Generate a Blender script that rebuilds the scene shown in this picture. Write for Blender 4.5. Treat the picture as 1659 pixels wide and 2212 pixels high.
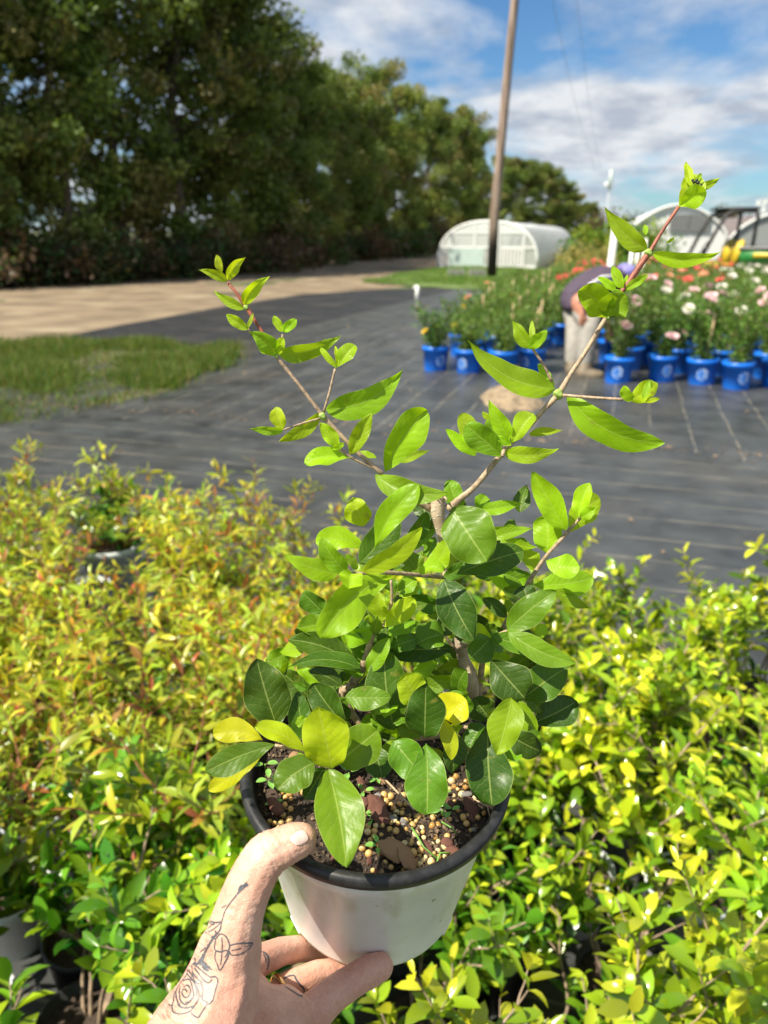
import bpy, bmesh, math, random
import numpy as np
from mathutils import Vector, Matrix, noise
from mathutils.bvhtree import BVHTree

for o in list(bpy.data.objects):
    bpy.data.objects.remove(o)
scene = bpy.context.scene
C = scene.collection
R = math.radians

# ---------------------------------------------------------------- camera
PITCH = R(20.1)
CAM = Vector((0, 0, 1.5))
F = 1661.0
FW = Vector((0, math.cos(PITCH), -math.sin(PITCH)))
UP = Vector((0, math.sin(PITCH), math.cos(PITCH)))
RT = Vector((1, 0, 0))
cam_data = bpy.data.cameras.new('camera')
cam = bpy.data.objects.new('camera', cam_data)
C.objects.link(cam)
cam.location = CAM
cam.rotation_euler = (R(90) - PITCH, 0, 0)
cam_data.sensor_fit = 'VERTICAL'
cam_data.sensor_height = 36
cam_data.lens = 36 * F / 2212
cam_data.clip_start = 0.02
cam_data.clip_end = 3000
cam_data.dof.use_dof = True
cam_data.dof.focus_distance = 0.46
cam_data.dof.aperture_fstop = 9.0
scene.camera = cam

def P(u, v, d):
    """point at photo column u, row v (1659 x 2212 frame) and depth d in metres along the view axis"""
    return CAM + d * (FW + RT * ((u - 829.5) / F) + UP * ((1106 - v) / F))

def G(u, v, z=0.0):
    """point on the level z seen at column u, row v"""
    r = FW + RT * ((u - 829.5) / F) + UP * ((1106 - v) / F)
    k = (z - CAM.z) / r.z
    return CAM + r * k

def AT(u, v, D):
    """point at horizontal distance D (world y) seen at u, v"""
    r = FW + RT * ((u - 829.5) / F) + UP * ((1106 - v) / F)
    return CAM + r * (D / r.y)

# ---------------------------------------------------------------- world and sun
SUN_EL = R(54)
SUN_AZ = R(29)     # degrees behind the left-hand side
SUN_V = Vector((-math.cos(SUN_EL) * math.cos(SUN_AZ), -math.cos(SUN_EL) * math.sin(SUN_AZ), math.sin(SUN_EL)))
world = bpy.data.worlds.new("World")
scene.world = world
world.use_nodes = True
nt = world.node_tree
nt.nodes.clear()
def N(nt, t, **kw):
    n = nt.nodes.new(t)
    for k, v in kw.items():
        setattr(n, k, v)
    return n
L = nt.links.new
out = N(nt, 'ShaderNodeOutputWorld')
bg = N(nt, 'ShaderNodeBackground')
bg.inputs['Strength'].default_value = 0.055
sky = N(nt, 'ShaderNodeTexSky', sky_type='NISHITA', sun_disc=False)
sky.sun_elevation = SUN_EL
sky.sun_rotation = math.atan2(SUN_V.x, SUN_V.y)
sky.air_density = 1.0; sky.dust_density = 0.3; sky.ozone_density = 2.2
tc = N(nt, 'ShaderNodeTexCoord')
sep = N(nt, 'ShaderNodeSeparateXYZ'); L(tc.outputs['Generated'], sep.inputs[0])
zadd = N(nt, 'ShaderNodeMath', operation='ADD'); zadd.inputs[1].default_value = 0.24; L(sep.outputs[2], zadd.inputs[0])
zmax = N(nt, 'ShaderNodeMath', operation='MAXIMUM'); zmax.inputs[1].default_value = 0.05; L(zadd.outputs[0], zmax.inputs[0])
dx = N(nt, 'ShaderNodeMath', operation='DIVIDE'); L(sep.outputs[0], dx.inputs[0]); L(zmax.outputs[0], dx.inputs[1])
dy = N(nt, 'ShaderNodeMath', operation='DIVIDE'); L(sep.outputs[1], dy.inputs[0]); L(zmax.outputs[0], dy.inputs[1])
cmb = N(nt, 'ShaderNodeCombineXYZ'); L(dx.outputs[0], cmb.inputs[0]); L(dy.outputs[0], cmb.inputs[1])
mp = N(nt, 'ShaderNodeMapping'); L(cmb.outputs[0], mp.inputs[0])
mp.inputs['Location'].default_value = (3.4, 1.9, 0); mp.inputs['Rotation'].default_value = (0, 0, R(-15))
n1 = N(nt, 'ShaderNodeTexNoise'); n1.inputs['Scale'].default_value = 1.5; n1.inputs['Detail'].default_value = 9; n1.inputs['Roughness'].default_value = 0.58; n1.inputs['Distortion'].default_value = 0.25
L(mp.outputs[0], n1.inputs['Vector'])
n2 = N(nt, 'ShaderNodeTexNoise'); n2.inputs['Scale'].default_value = 4.5; n2.inputs['Detail'].default_value = 6; n2.inputs['Roughness'].default_value = 0.6
L(mp.outputs[0], n2.inputs['Vector'])
cr = N(nt, 'ShaderNodeValToRGB'); cr.color_ramp.elements[0].position = 0.38; cr.color_ramp.elements[1].position = 0.56
L(n1.outputs['Fac'], cr.inputs[0])
cc = N(nt, 'ShaderNodeValToRGB')
cc.color_ramp.elements[0].position = 0.38; cc.color_ramp.elements[0].color = (4.9, 5.5, 6.5, 1)
cc.color_ramp.elements[1].position = 0.6; cc.color_ramp.elements[1].color = (8.4, 8.7, 9.1, 1)
L(n2.outputs['Fac'], cc.inputs[0])
mixc = N(nt, 'ShaderNodeMix', data_type='RGBA')
L(cr.outputs['Color'], mixc.inputs[0]); 
skyb = N(nt, 'ShaderNodeMix', data_type='RGBA', blend_type='MULTIPLY'); skyb.inputs[0].default_value = 1
skyb.inputs[7].default_value = (0.64, 0.97, 1.24, 1)
L(sky.outputs[0], skyb.inputs[6])
L(skyb.outputs[2], mixc.inputs[6]); L(cc.outputs['Color'], mixc.inputs[7])
L(mixc.outputs[2], bg.inputs['Color']); L(bg.outputs[0], out.inputs[0])

sun_d = bpy.data.lights.new('sun', 'SUN'); sun = bpy.data.objects.new('sun', sun_d); C.objects.link(sun)
sun_d.energy = 5.0; sun_d.angle = R(0.5); sun_d.color = (1, 0.92, 0.76)
sun.rotation_euler = SUN_V.to_track_quat('Z', 'Y').to_euler()
scene.view_settings.view_transform = 'Standard'
scene.view_settings.look = 'None'
scene.view_settings.exposure = 0.82
scene.view_settings.gamma = 1
scene.cycles.max_bounces = 8
scene.cycles.transparent_max_bounces = 12

# ---------------------------------------------------------------- helpers
rnd = random.Random(11)
rng = np.random.default_rng(11)

class MB:
    def __init__(s): s.v = []; s.f = []; s.uv = {}
    def add(s, vs, fs, T=None):
        b = len(s.v)
        for p in vs:
            p = Vector(p); s.v.append(T @ p if T else p)
        for f in fs: s.f.append(tuple(i + b for i in f))
        return s
    def box(s, c, size, T=None, rz=0):
        c = Vector(c); hx, hy, hz = size[0]/2, size[1]/2, size[2]/2
        rot = Matrix.Rotation(rz, 4, 'Z')
        vs = [c + rot @ Vector((x, y, z)) for x in (-hx, hx) for y in (-hy, hy) for z in (-hz, hz)]
        return s.add(vs, [(0,1,3,2),(4,6,7,5),(0,4,5,1),(2,3,7,6),(0,2,6,4),(1,5,7,3)], T)
    def tube(s, pts, rad, seg=8, cap=True, T=None):
        pts = [Vector(p) for p in pts]; n = len(pts)
        if not hasattr(rad, '__len__'): rad = [rad]*n
        ref = None; vs = []; fs = []
        for i, p in enumerate(pts):
            a = pts[max(0, i-1)]; b = pts[min(n-1, i+1)]
            t = (b - a).normalized()
            if ref is None:
                ref = t.orthogonal().normalized()
            else:
                ref = (ref - t * ref.dot(t)).normalized()
            bi = t.cross(ref)
            for k in range(seg):
                an = 2*math.pi*k/seg
                vs.append(p + (ref*math.cos(an) + bi*math.sin(an))*rad[i])
        for i in range(n-1):
            for k in range(seg):
                k2 = (k+1) % seg
                fs.append((i*seg+k, i*seg+k2, (i+1)*seg+k2, (i+1)*seg+k))
        if cap:
            fs.append(tuple(range(seg-1, -1, -1))); fs.append(tuple((n-1)*seg+k for k in range(seg)))
        return s.add(vs, fs, T)
    def lathe(s, prof, seg=48, T=None, close=False):
        vs = []; fs = []; n = len(prof)
        for r, z in prof:
            for k in range(seg):
                a = 2*math.pi*k/seg; vs.append((r*math.cos(a), r*math.sin(a), z))
        m = n if close else n-1
        for i in range(m):
            j = (i+1) % n
            for k in range(seg):
                k2 = (k+1) % seg
                fs.append((i*seg+k, i*seg+k2, j*seg+k2, j*seg+k))
        return s.add(vs, fs, T)
    def build(s, name, mat, parent=None, smooth=True, link=True):
        me = bpy.data.meshes.new(name)
        me.from_pydata([tuple(p) for p in s.v], [], s.f); me.update()
        if smooth: me.polygons.foreach_set('use_smooth', [True]*len(me.polygons))
        me.materials.append(mat)
        o = bpy.data.objects.new(name, me)
        C.objects.link(o)
        if parent: o.parent = parent
        return o

def np_mesh(name, verts, faces, mat, cols=None, smooth=True):
    """verts (n,3); faces (m,k) of one arity; cols (m,3) per face"""
    me = bpy.data.meshes.new(name)
    verts = np.asarray(verts, dtype=np.float32); faces = np.asarray(faces, dtype=np.int32)
    m, k = faces.shape
    me.vertices.add(len(verts)); me.vertices.foreach_set('co', verts.ravel())
    me.loops.add(m*k); me.loops.foreach_set('vertex_index', faces.ravel())
    me.polygons.add(m); me.polygons.foreach_set('loop_start', np.arange(0, m*k, k, dtype=np.int32))
    me.update(calc_edges=True)
    if smooth: me.polygons.foreach_set('use_smooth', np.ones(m, dtype=bool))
    if cols is not None:
        ca = me.color_attributes.new('Col', 'FLOAT_COLOR', 'CORNER')
        c4 = np.ones((m, 4), dtype=np.float32); c4[:, :3] = cols
        ca.data.foreach_set('color', np.repeat(c4, k, axis=0).ravel())
    me.materials.append(mat)
    return me

def obj(name, me, parent=None, loc=None):
    o = bpy.data.objects.new(name, me); C.objects.link(o)
    if parent: o.parent = parent
    if loc is not None: o.location = loc
    return o
def empty(name, loc=(0,0,0), rz=0):
    o = bpy.data.objects.new(name, None); C.objects.link(o); o.location = loc; o.rotation_euler = (0,0,rz)
    o.empty_display_size = 0.05
    return o
def tag(o, label, cat, group=None):
    o['label'] = label; o['category'] = cat
    if group: o['group'] = group
    return o
def struct(o, kind='structure'):
    o['kind'] = kind; return o
def copy_tree(o, parent=None):
    c = o.copy(); C.objects.link(c); c.parent = parent
    for ch in list(o.children): copy_tree(ch, c)
    return c

# ---------------------------------------------------------------- materials
def mat(name):
    m = bpy.data.materials.new(name); m.use_nodes = True
    return m, m.node_tree, m.node_tree.nodes['Principled BSDF']
def noise_col(nt, c1, c2, scale, detail=4, lo=0.35, hi=0.65, coord='Object', rough=0.6):
    tc = N(nt, 'ShaderNodeTexCoord'); nz = N(nt, 'ShaderNodeTexNoise')
    nz.inputs['Scale'].default_value = scale; nz.inputs['Detail'].default_value = detail; nz.inputs['Roughness'].default_value = rough
    nt.links.new(tc.outputs[coord], nz.inputs['Vector'])
    r = N(nt, 'ShaderNodeValToRGB'); e = r.color_ramp.elements
    e[0].position = lo; e[0].color = (*c1, 1); e[1].position = hi; e[1].color = (*c2, 1)
    nt.links.new(nz.outputs['Fac'], r.inputs[0])
    return r, nz, tc
def bump(nt, b, src, strength=0.3, dist=0.01):
    bp = N(nt, 'ShaderNodeBump'); bp.inputs['Strength'].default_value = strength; bp.inputs['Distance'].default_value = dist
    nt.links.new(src, bp.inputs['Height']); nt.links.new(bp.outputs[0], b.inputs['Normal'])
    return bp
def simple(name, col, rough=0.5, var=0.15, scale=20, metal=0, bmp=0.0, bdist=0.002, coat=0):
    m, nt, b = mat(name)
    c1 = tuple(x*(1-var) for x in col); c2 = tuple(min(1, x*(1+var)) for x in col)
    r, nz, tc = noise_col(nt, c1, c2, scale)
    nt.links.new(r.outputs[0], b.inputs['Base Color'])
    b.inputs['Roughness'].default_value = rough; b.inputs['Metallic'].default_value = metal
    b.inputs['Coat Weight'].default_value = coat
    if bmp: bump(nt, b, nz.outputs['Fac'], bmp, bdist)
    return m

def attr_leaf(name, rough=0.45, trans=0.35, spec=0.5, jit=0.25):
    """foliage whose colour is a face attribute"""
    m, nt, b = mat(name); L = nt.links.new
    a = N(nt, 'ShaderNodeAttribute', attribute_name='Col')
    oi = N(nt, 'ShaderNodeObjectInfo')
    hs = N(nt, 'ShaderNodeHueSaturation'); L(a.outputs['Color'], hs.inputs['Color'])
    mr = N(nt, 'ShaderNodeMapRange'); mr.inputs['To Min'].default_value = 1-jit; mr.inputs['To Max'].default_value = 1+jit
    L(oi.outputs['Random'], mr.inputs[0]); L(mr.outputs[0], hs.inputs['Value'])
    fr_ = N(nt, 'ShaderNodeMath', operation='MULTIPLY'); fr_.inputs[1].default_value = 7.31; L(oi.outputs['Random'], fr_.inputs[0]); fr2 = N(nt, 'ShaderNodeMath', operation='FRACT'); L(fr_.outputs[0], fr2.inputs[0])
    mh = N(nt, 'ShaderNodeMapRange'); mh.inputs['To Min'].default_value = .498; mh.inputs['To Max'].default_value = .522; L(fr2.outputs[0], mh.inputs[0]); L(mh.outputs[0], hs.inputs['Hue'])
    L(hs.outputs[0], b.inputs['Base Color'])
    b.inputs['Roughness'].default_value = rough; b.inputs['Specular IOR Level'].default_value = spec
    t = N(nt, 'ShaderNodeBsdfTranslucent')
    tm = N(nt, 'ShaderNodeMix', data_type='RGBA', blend_type='MULTIPLY'); tm.inputs[0].default_value = 1
    tm.inputs[7].default_value = (1.7, 1.6, 0.7, 1); L(hs.outputs[0], tm.inputs[6]); L(tm.outputs[2], t.inputs[0])
    ms = N(nt, 'ShaderNodeMixShader'); ms.inputs[0].default_value = trans
    L(b.outputs[0], ms.inputs[1]); L(t.outputs[0], ms.inputs[2])
    L(ms.outputs[0], nt.nodes['Material Output'].inputs[0])
    return m
# ================================================================ SETTING
TH = R(17)
E1 = Vector((math.cos(TH), -math.sin(TH), 0)); E2 = Vector((math.sin(TH), math.cos(TH), 0))

def ground_mat():
    m, nt, b = mat('rough_ground')
    r, nz, tc = noise_col(nt, (0.09, 0.075, 0.045), (0.06, 0.10, 0.022), 0.35, 8)
    r2, nz2, _ = noise_col(nt, (0.6, 0.6, 0.6), (1.35, 1.3, 1.2), 9, 6)
    mx = N(nt, 'ShaderNodeMix', data_type='RGBA', blend_type='MULTIPLY'); mx.inputs[0].default_value = 1
    nt.links.new(r.outputs[0], mx.inputs[6]); nt.links.new(r2.outputs[0], mx.inputs[7]); nt.links.new(mx.outputs[2], b.inputs['Base Color'])
    b.inputs['Roughness'].default_value = 0.95
    bump(nt, b, nz2.outputs['Fac'], 0.6, 0.05)
    return m
mb = MB(); S = 1400
mb.add([(-S, -60, 0), (S, -60, 0), (S, S*1.5, 0), (-S, S*1.5, 0)], [(0, 1, 2, 3)])
struct(mb.build('ground', ground_mat()))

def sheet(name, poly, ang, step, z, hfun, material, kind='structure'):
    """polygon cut into a grid in a frame turned by ang; heights from hfun(local x, local y)"""
    bm = bmesh.new()
    rot = Matrix.Rotation(ang, 4, 'Z')
    pl = [rot @ Vector((p[0], p[1], 0)) for p in poly]
    bm.faces.new([bm.verts.new(p) for p in pl])
    xs = [p.x for p in pl]; ys = [p.y for p in pl]
    for ax, lo, hi, st in ((0, min(xs), max(xs), step[0]), (1, min(ys), max(ys), step[1])):
        q = lo + st
        while q < hi:
            co = (q, 0, 0) if ax == 0 else (0, q, 0); no = (1, 0, 0) if ax == 0 else (0, 1, 0)
            bmesh.ops.bisect_plane(bm, geom=bm.verts[:]+bm.edges[:]+bm.faces[:], plane_co=co, plane_no=no)
            q += st
    bm.normal_update()
    for v in bm.verts: v.co.z = hfun(v.co.x, v.co.y)
    for f in bm.faces:
        f.smooth = True
        if f.normal.z < 0: f.normal_flip()
    me = bpy.data.meshes.new(name); bm.to_mesh(me); bm.free(); me.materials.append(material)
    o = bpy.data.objects.new(name, me); C.objects.link(o); o['kind'] = kind
    o.rotation_euler = (0, 0, -ang); o.location.z = z
    return o

def fabric_mat(name, base, axis, spacing, rough=0.42, linecol=(0.28, 0.25, 0.19)):
    m, nt, b = mat(name); L = nt.links.new
    tc = N(nt, 'ShaderNodeTexCoord'); sp = N(nt, 'ShaderNodeSeparateXYZ'); L(tc.outputs['Object'], sp.inputs[0])
    wob = N(nt, 'ShaderNodeTexNoise'); wob.inputs['Scale'].default_value = 1.6; L(tc.outputs['Object'], wob.inputs['Vector'])
    w2 = N(nt, 'ShaderNodeMath', operation='MULTIPLY_ADD'); w2.inputs[1].default_value = 0.05; L(wob.outputs['Fac'], w2.inputs[0]); L(sp.outputs[axis], w2.inputs[2])
    dv = N(nt, 'ShaderNodeMath', operation='DIVIDE'); dv.inputs[1].default_value = spacing; L(w2.outputs[0], dv.inputs[0])
    fr = N(nt, 'ShaderNodeMath', operation='FRACT'); L(dv.outputs[0], fr.inputs[0])
    lt = N(nt, 'ShaderNodeMath', operation='LESS_THAN'); lt.inputs[1].default_value = 0.009/spacing; L(fr.outputs[0], lt.inputs[0])
    brk = N(nt, 'ShaderNodeTexNoise'); brk.inputs['Scale'].default_value = 5; L(tc.outputs['Object'], brk.inputs['Vector'])
    bk = N(nt, 'ShaderNodeMapRange'); bk.inputs[1].default_value = 0.35; bk.inputs[2].default_value = 0.6; L(brk.outputs['Fac'], bk.inputs[0])
    ml = N(nt, 'ShaderNodeMath', operation='MULTIPLY'); L(lt.outputs[0], ml.inputs[0]); L(bk.outputs[0], ml.inputs[1])
    r, nz, _ = noise_col(nt, tuple(x*0.5 for x in base), tuple(x*1.55 for x in base), 2.6, 10, 0.32, 0.68)
    dus, nd, _ = noise_col(nt, (0, 0, 0), (1, 1, 1), 1.1, 8, 0.5, 0.8)
    dm = N(nt, 'ShaderNodeMix', data_type='RGBA'); dm.inputs[7].default_value = (0.13, 0.11, 0.085, 1)
    dm2 = N(nt, 'ShaderNodeMath', operation='MULTIPLY'); dm2.inputs[1].default_value = 0.45; L(dus.outputs[0], dm2.inputs[0]); L(dm2.outputs[0], dm.inputs[0])
    L(r.outputs[0], dm.inputs[6])
    mx = N(nt, 'ShaderNodeMix', data_type='RGBA'); mx.inputs[7].default_value = (*linecol, 1)
    L(ml.outputs[0], mx.inputs[0]); L(dm.outputs[2], mx.inputs[6]); L(mx.outputs[2], b.inputs['Base Color'])
    b.inputs['Roughness'].default_value = rough
    wv = N(nt, 'ShaderNodeTexNoise'); wv.inputs['Scale'].default_value = 260; L(tc.outputs['Object'], wv.inputs['Vector'])
    bump(nt, b, wv.outputs['Fac'], 0.25, 0.002)
    return m

def wr(ax, amp, sx, sy, seed):
    def h(x, y):
        p = (x*sx, y*sy, seed)
        f = noise.fractal(Vector(p), 0.8, 2.1, 4)
        g = noise.noise(Vector((x*0.5, y*0.5, seed+9)))
        return amp*(0.9 + f) + 0.004*g + amp*0.2
    return h
AA = TH   # rotate world by +TH so that E1 -> local x
fabric_near = fabric_mat('woven_ground_cloth_near', (0.046, 0.050, 0.050), 1, 0.30)
fabric_far = fabric_mat('woven_ground_cloth_far', (0.050, 0.053, 0.054), 0, 0.30, 0.34)
fabric_dark = fabric_mat('woven_ground_cloth_dark', (0.015, 0.0155, 0.017), 0, 0.6, 0.62, (0.05, 0.05, 0.05))
sheet('weed_mat_near', [(-7, -1), (7, -1), (7, 3.95), (-4.6, 7.05), (-7, 7.7)], AA, (0.12, 0.05), 0.012, wr(0, 0.012, 0.6, 2.4, 1), fabric_near)
sheet('weed_mat_middle', [(-4.7, 6.95), (7, 3.82), (13, 2.3), (15, 21), (2.2, 22.2), (0.73, 18.2), (-2.07, 10.9)], AA, (0.07, 0.25), 0.004, wr(0, 0.016, 3.0, 0.4, 5), fabric_far)
dk = [G(60, 748), G(200, 716), G(350, 688), G(500, 660), G(650, 638), G(800, 627), G(1090, 620)]
sheet('weed_mat_dark', [(p.x, p.y) for p in dk] + [(0.85, 18.2), (-1.9, 10.9), (-4.9, 6.9), (-7.2, 8.0)], AA, (0.12, 0.4), 0.008, wr(0, 0.007, 2.2, 0.4, 8), fabric_dark)

# dirt track
mt, nt_, b_ = mat('dry_dirt')
r, nz, tc = noise_col(nt_, (0.13, 0.094, 0.058), (0.25, 0.19, 0.12), 0.9, 9)
mpn = N(nt_, 'ShaderNodeMapping'); mpn.inputs['Scale'].default_value = (0.5, 0.9, 1); mpn.inputs['Rotation'].default_value = (0, 0, R(8))
nt_.links.new(tc.outputs['Object'], mpn.inputs[0])
st = N(nt_, 'ShaderNodeTexNoise'); st.inputs['Scale'].default_value = 1.6; st.inputs['Detail'].default_value = 8; nt_.links.new(mpn.outputs[0], st.inputs[0])
sr = N(nt_, 'ShaderNodeValToRGB'); sr.color_ramp.elements[0].position = 0.55; sr.color_ramp.elements[1].position = 0.68; nt_.links.new(st.outputs['Fac'], sr.inputs[0])
mx = N(nt_, 'ShaderNodeMix', data_type='RGBA'); nt_.links.new(sr.outputs[0], mx.inputs[0]); nt_.links.new(r.outputs[0], mx.inputs[6]); mx.inputs[7].default_value = (0.30, 0.245, 0.16, 1)
nt_.links.new(mx.outputs[2], b_.inputs['Base Color']); b_.inputs['Roughness'].default_value = 0.95; bump(nt_, b_, nz.outputs['Fac'], 0.7, 0.05)
track = [(-40, 9), (-7.3, 8.0)] + [(p.x, p.y) for p in dk[:6]] + [(1.5, 24), (3.0, 34), (6.5, 47), (18, 90), (10, 90), (0, 52), (-3, 40), (-9, 30), (-16, 24.5), (-45, 20)]
sheet('dirt_track', track, 0, (1.0, 1.0), 0.002, lambda x, y: 0.03*noise.noise(Vector((x*.4, y*.4, 3)))*0.2, mt)

# grass
def grass_blades(n, poly_fn, h=(0.04, 0.1), w=0.006, cols=((0.07, 0.16, 0.02), (0.12, 0.22, 0.03), (0.2, 0.19, 0.07))):
    V = []; Fc = []; Cc = []
    k = 0
    while k < n:
        x, y, dens = poly_fn()
        if dens < rnd.random(): 
            k += 1; continue
        a = rnd.uniform(0, 6.283); hh = rnd.uniform(*h)*(0.5+dens); ww = w*rnd.uniform(.6, 1.4)
        lx, ly = rnd.gauss(0, .45)*hh, rnd.gauss(0, .45)*hh
        b0 = len(V)
        V += [(x-math.cos(a)*ww, y-math.sin(a)*ww, 0), (x+math.cos(a)*ww, y+math.sin(a)*ww, 0), (x+lx, y+ly, hh)]
        Fc.append((b0, b0+1, b0+2)); c = rnd.choice(cols); j = rnd.uniform(.7, 1.3); Cc.append(tuple(q*j for q in c))
        k += 1
    return V, Fc, Cc
grass_m = attr_leaf('grass_blade', 0.6, 0.3, 0.3)
def inpoly(x, y, pl):
    c = False; n = len(pl); j = n-1
    for i in range(n):
        if ((pl[i][1] > y) != (pl[j][1] > y)) and (x < (pl[j][0]-pl[i][0])*(y-pl[i][1])/(pl[j][1]-pl[i][1]) + pl[i][0]): c = not c
        j = i
    return c
gp = [G(-250, 735), G(0, 742), G(200, 738), G(400, 745), G(505, 757), G(490, 785), G(400, 825), G(250, 880), G(130, 900), G(0, 915), G(-250, 960)]
gpl = []
for i_, p_ in enumerate(gp):
    q_ = gp[(i_+1) % len(gp)]
    for k_ in range(8):
        w_ = p_.lerp(q_, k_/8); gpl.append((w_.x+.35*noise.noise(Vector((w_.x*1.7, w_.y*1.7, 3))), w_.y+.35*noise.noise(Vector((w_.x*1.7, w_.y*1.7, 8)))))
turf_m = simple('patchy_turf', (0.085, 0.08, 0.035), 0.95, 0.5, 3, bmp=0.8, bdist=0.03)
sheet('grass_soil', gpl, 0, (0.3, 0.3), 0.010, lambda x, y: 0.008*(1+noise.noise(Vector((x*1.2, y*1.2, 3)))) , turf_m)
gx = [p[0] for p in gpl]; gy = [p[1] for p in gpl]
def gfn():
    while True:
        x = rnd.uniform(min(gx), max(gx)); y = rnd.uniform(min(gy), max(gy))
        if inpoly(x, y, gpl):
            return x+rnd.gauss(0, .09), y+rnd.gauss(0, .09), min(1, max(0.15, 0.5+1.5*noise.noise(Vector((x*1.3, y*1.3, 1.7)))))
V, Fc, Cc = grass_blades(90000, gfn, (0.03, 0.11), 0.006, ((0.055, 0.11, 0.014), (0.11, 0.17, 0.02), (0.17, 0.15, 0.05)))
V = np.array(V); V[:, 2] += 0.014
o = obj('grass', np_mesh('grass', V, Fc, grass_m, Cc)); struct(o, 'stuff')
# verge of grass round the hoop house and the pole
vp = [G(780, 610), G(880, 592), G(960, 580), G(1180, 584), G(1250, 560), G(1330, 560), G(1360, 600), G(1200, 622), G(1000, 628)]
vpl = [(p.x, p.y) for p in vp]
sheet('verge', vpl, 0, (1.0, 1.0), 0.02, lambda x, y: 0.01, simple('verge_turf', (0.10, 0.15, 0.035), 0.95, 0.4, 1.2, bmp=0.8, bdist=0.03))
vx = [p[0] for p in vpl]; vy = [p[1] for p in vpl]
def vfn():
    while True:
        x = rnd.uniform(min(vx), max(vx)); y = rnd.uniform(min(vy), max(vy))
        if inpoly(x, y, vpl): return x, y, min(1, max(0.1, 0.7+1.0*noise.noise(Vector((x*.4, y*.4, 1.7)))))
V, Fc, Cc = grass_blades(45000, vfn, (0.05, 0.14), 0.014, ((0.08, 0.19, 0.025), (0.13, 0.24, 0.035), (0.2, 0.2, 0.07)))
o = obj('verge_grass', np_mesh('verge_grass', V, Fc, grass_m, Cc)); struct(o, 'stuff')

# dead leaves and soil crumbs blown over the cloth
litter = MB()
for k in range(900):
    x, y = rnd.uniform(-4, 5), rnd.uniform(2.6, 14); s = rnd.uniform(.006, .022)*(1 if rnd.random() < .8 else 1.6); a = rnd.uniform(0, 6.28)
    if rnd.random() < .5: y = 5.95 - x*.305 + rnd.gauss(0, .08)
    litter.add([(x+math.cos(a)*s, y+math.sin(a)*s, .032), (x-math.sin(a)*s*.4, y+math.cos(a)*s*.4, .036+s*.2), (x-math.cos(a)*s, y-math.sin(a)*s, .032), (x+math.sin(a)*s*.4, y-math.cos(a)*s*.4, .034)], [(0, 1, 2, 3)])
struct(litter.build('leaf_litter', simple('dead_leaf', (.22, .15, .09), .85, .5, 4), smooth=False), 'stuff')
# sand pile on the mat
def mound(c, rx, ry, h, n=36):
    vs = []; fs = []
    for i in range(n+1):
        for j in range(n+1):
            x = -1+2*i/n; y = -1+2*j/n; rr = math.hypot(x, y)
            z = h*max(0, 1-rr*(1+.25*noise.noise(Vector((x*2, y*2, 5)))))**.8 if rr < 1.2 else 0
            vs.append((c.x+x*rx, c.y+y*ry, 0.012+z+0.01*noise.noise(Vector((x*6, y*6, 2)))-0.004))
    for i in range(n):
        for j in range(n):
            a = i*(n+1)+j; fs.append((a, a+n+1, a+n+2, a+1))
    return vs, fs
g0 = G(1105, 868)
vs, fs = mound(g0, 0.28, 0.52, 0.19); mb = MB(); mb.add(vs, fs)
tag(mb.build('sand_pile', simple('sand', (0.25, 0.19, 0.12), 0.95, 0.4, 18, bmp=0.6, bdist=0.01)), 'small tan heap of sand spilled on the black ground cloth beside the worker', 'sand heap')

# ---------------------------------------------------------------- trees
def leaf_cards(cent, sc, elong=1.7, ndir=None):
    """one diamond-shaped folded leaf per centre: 4 verts, 2 tris as quads -> (verts, faces)"""
    n = len(cent)
    d = rng.normal(size=(n, 3)); d /= np.linalg.norm(d, axis=1, keepdims=True)
    e = rng.normal(size=(n, 3)); e -= d*np.sum(d*e, axis=1, keepdims=True); e /= np.linalg.norm(e, axis=1, keepdims=True)
    s = np.asarray(sc).reshape(-1, 1)
    v = np.empty((n, 4, 3))
    v[:, 0] = cent - d*s*elong*.5; v[:, 1] = cent + e*s*.5; v[:, 2] = cent + d*s*elong*.5; v[:, 3] = cent - e*s*.5
    f = np.arange(n*4).reshape(n, 4)
    return v.reshape(-1, 3), f
bark_m = simple('bark', (0.10, 0.075, 0.055), 0.9, 0.4, 12, bmp=0.6, bdist=0.03)
tree_leaf_m = attr_leaf('tree_leaf', 0.55, 0.28, 0.35, 0.12)
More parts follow.
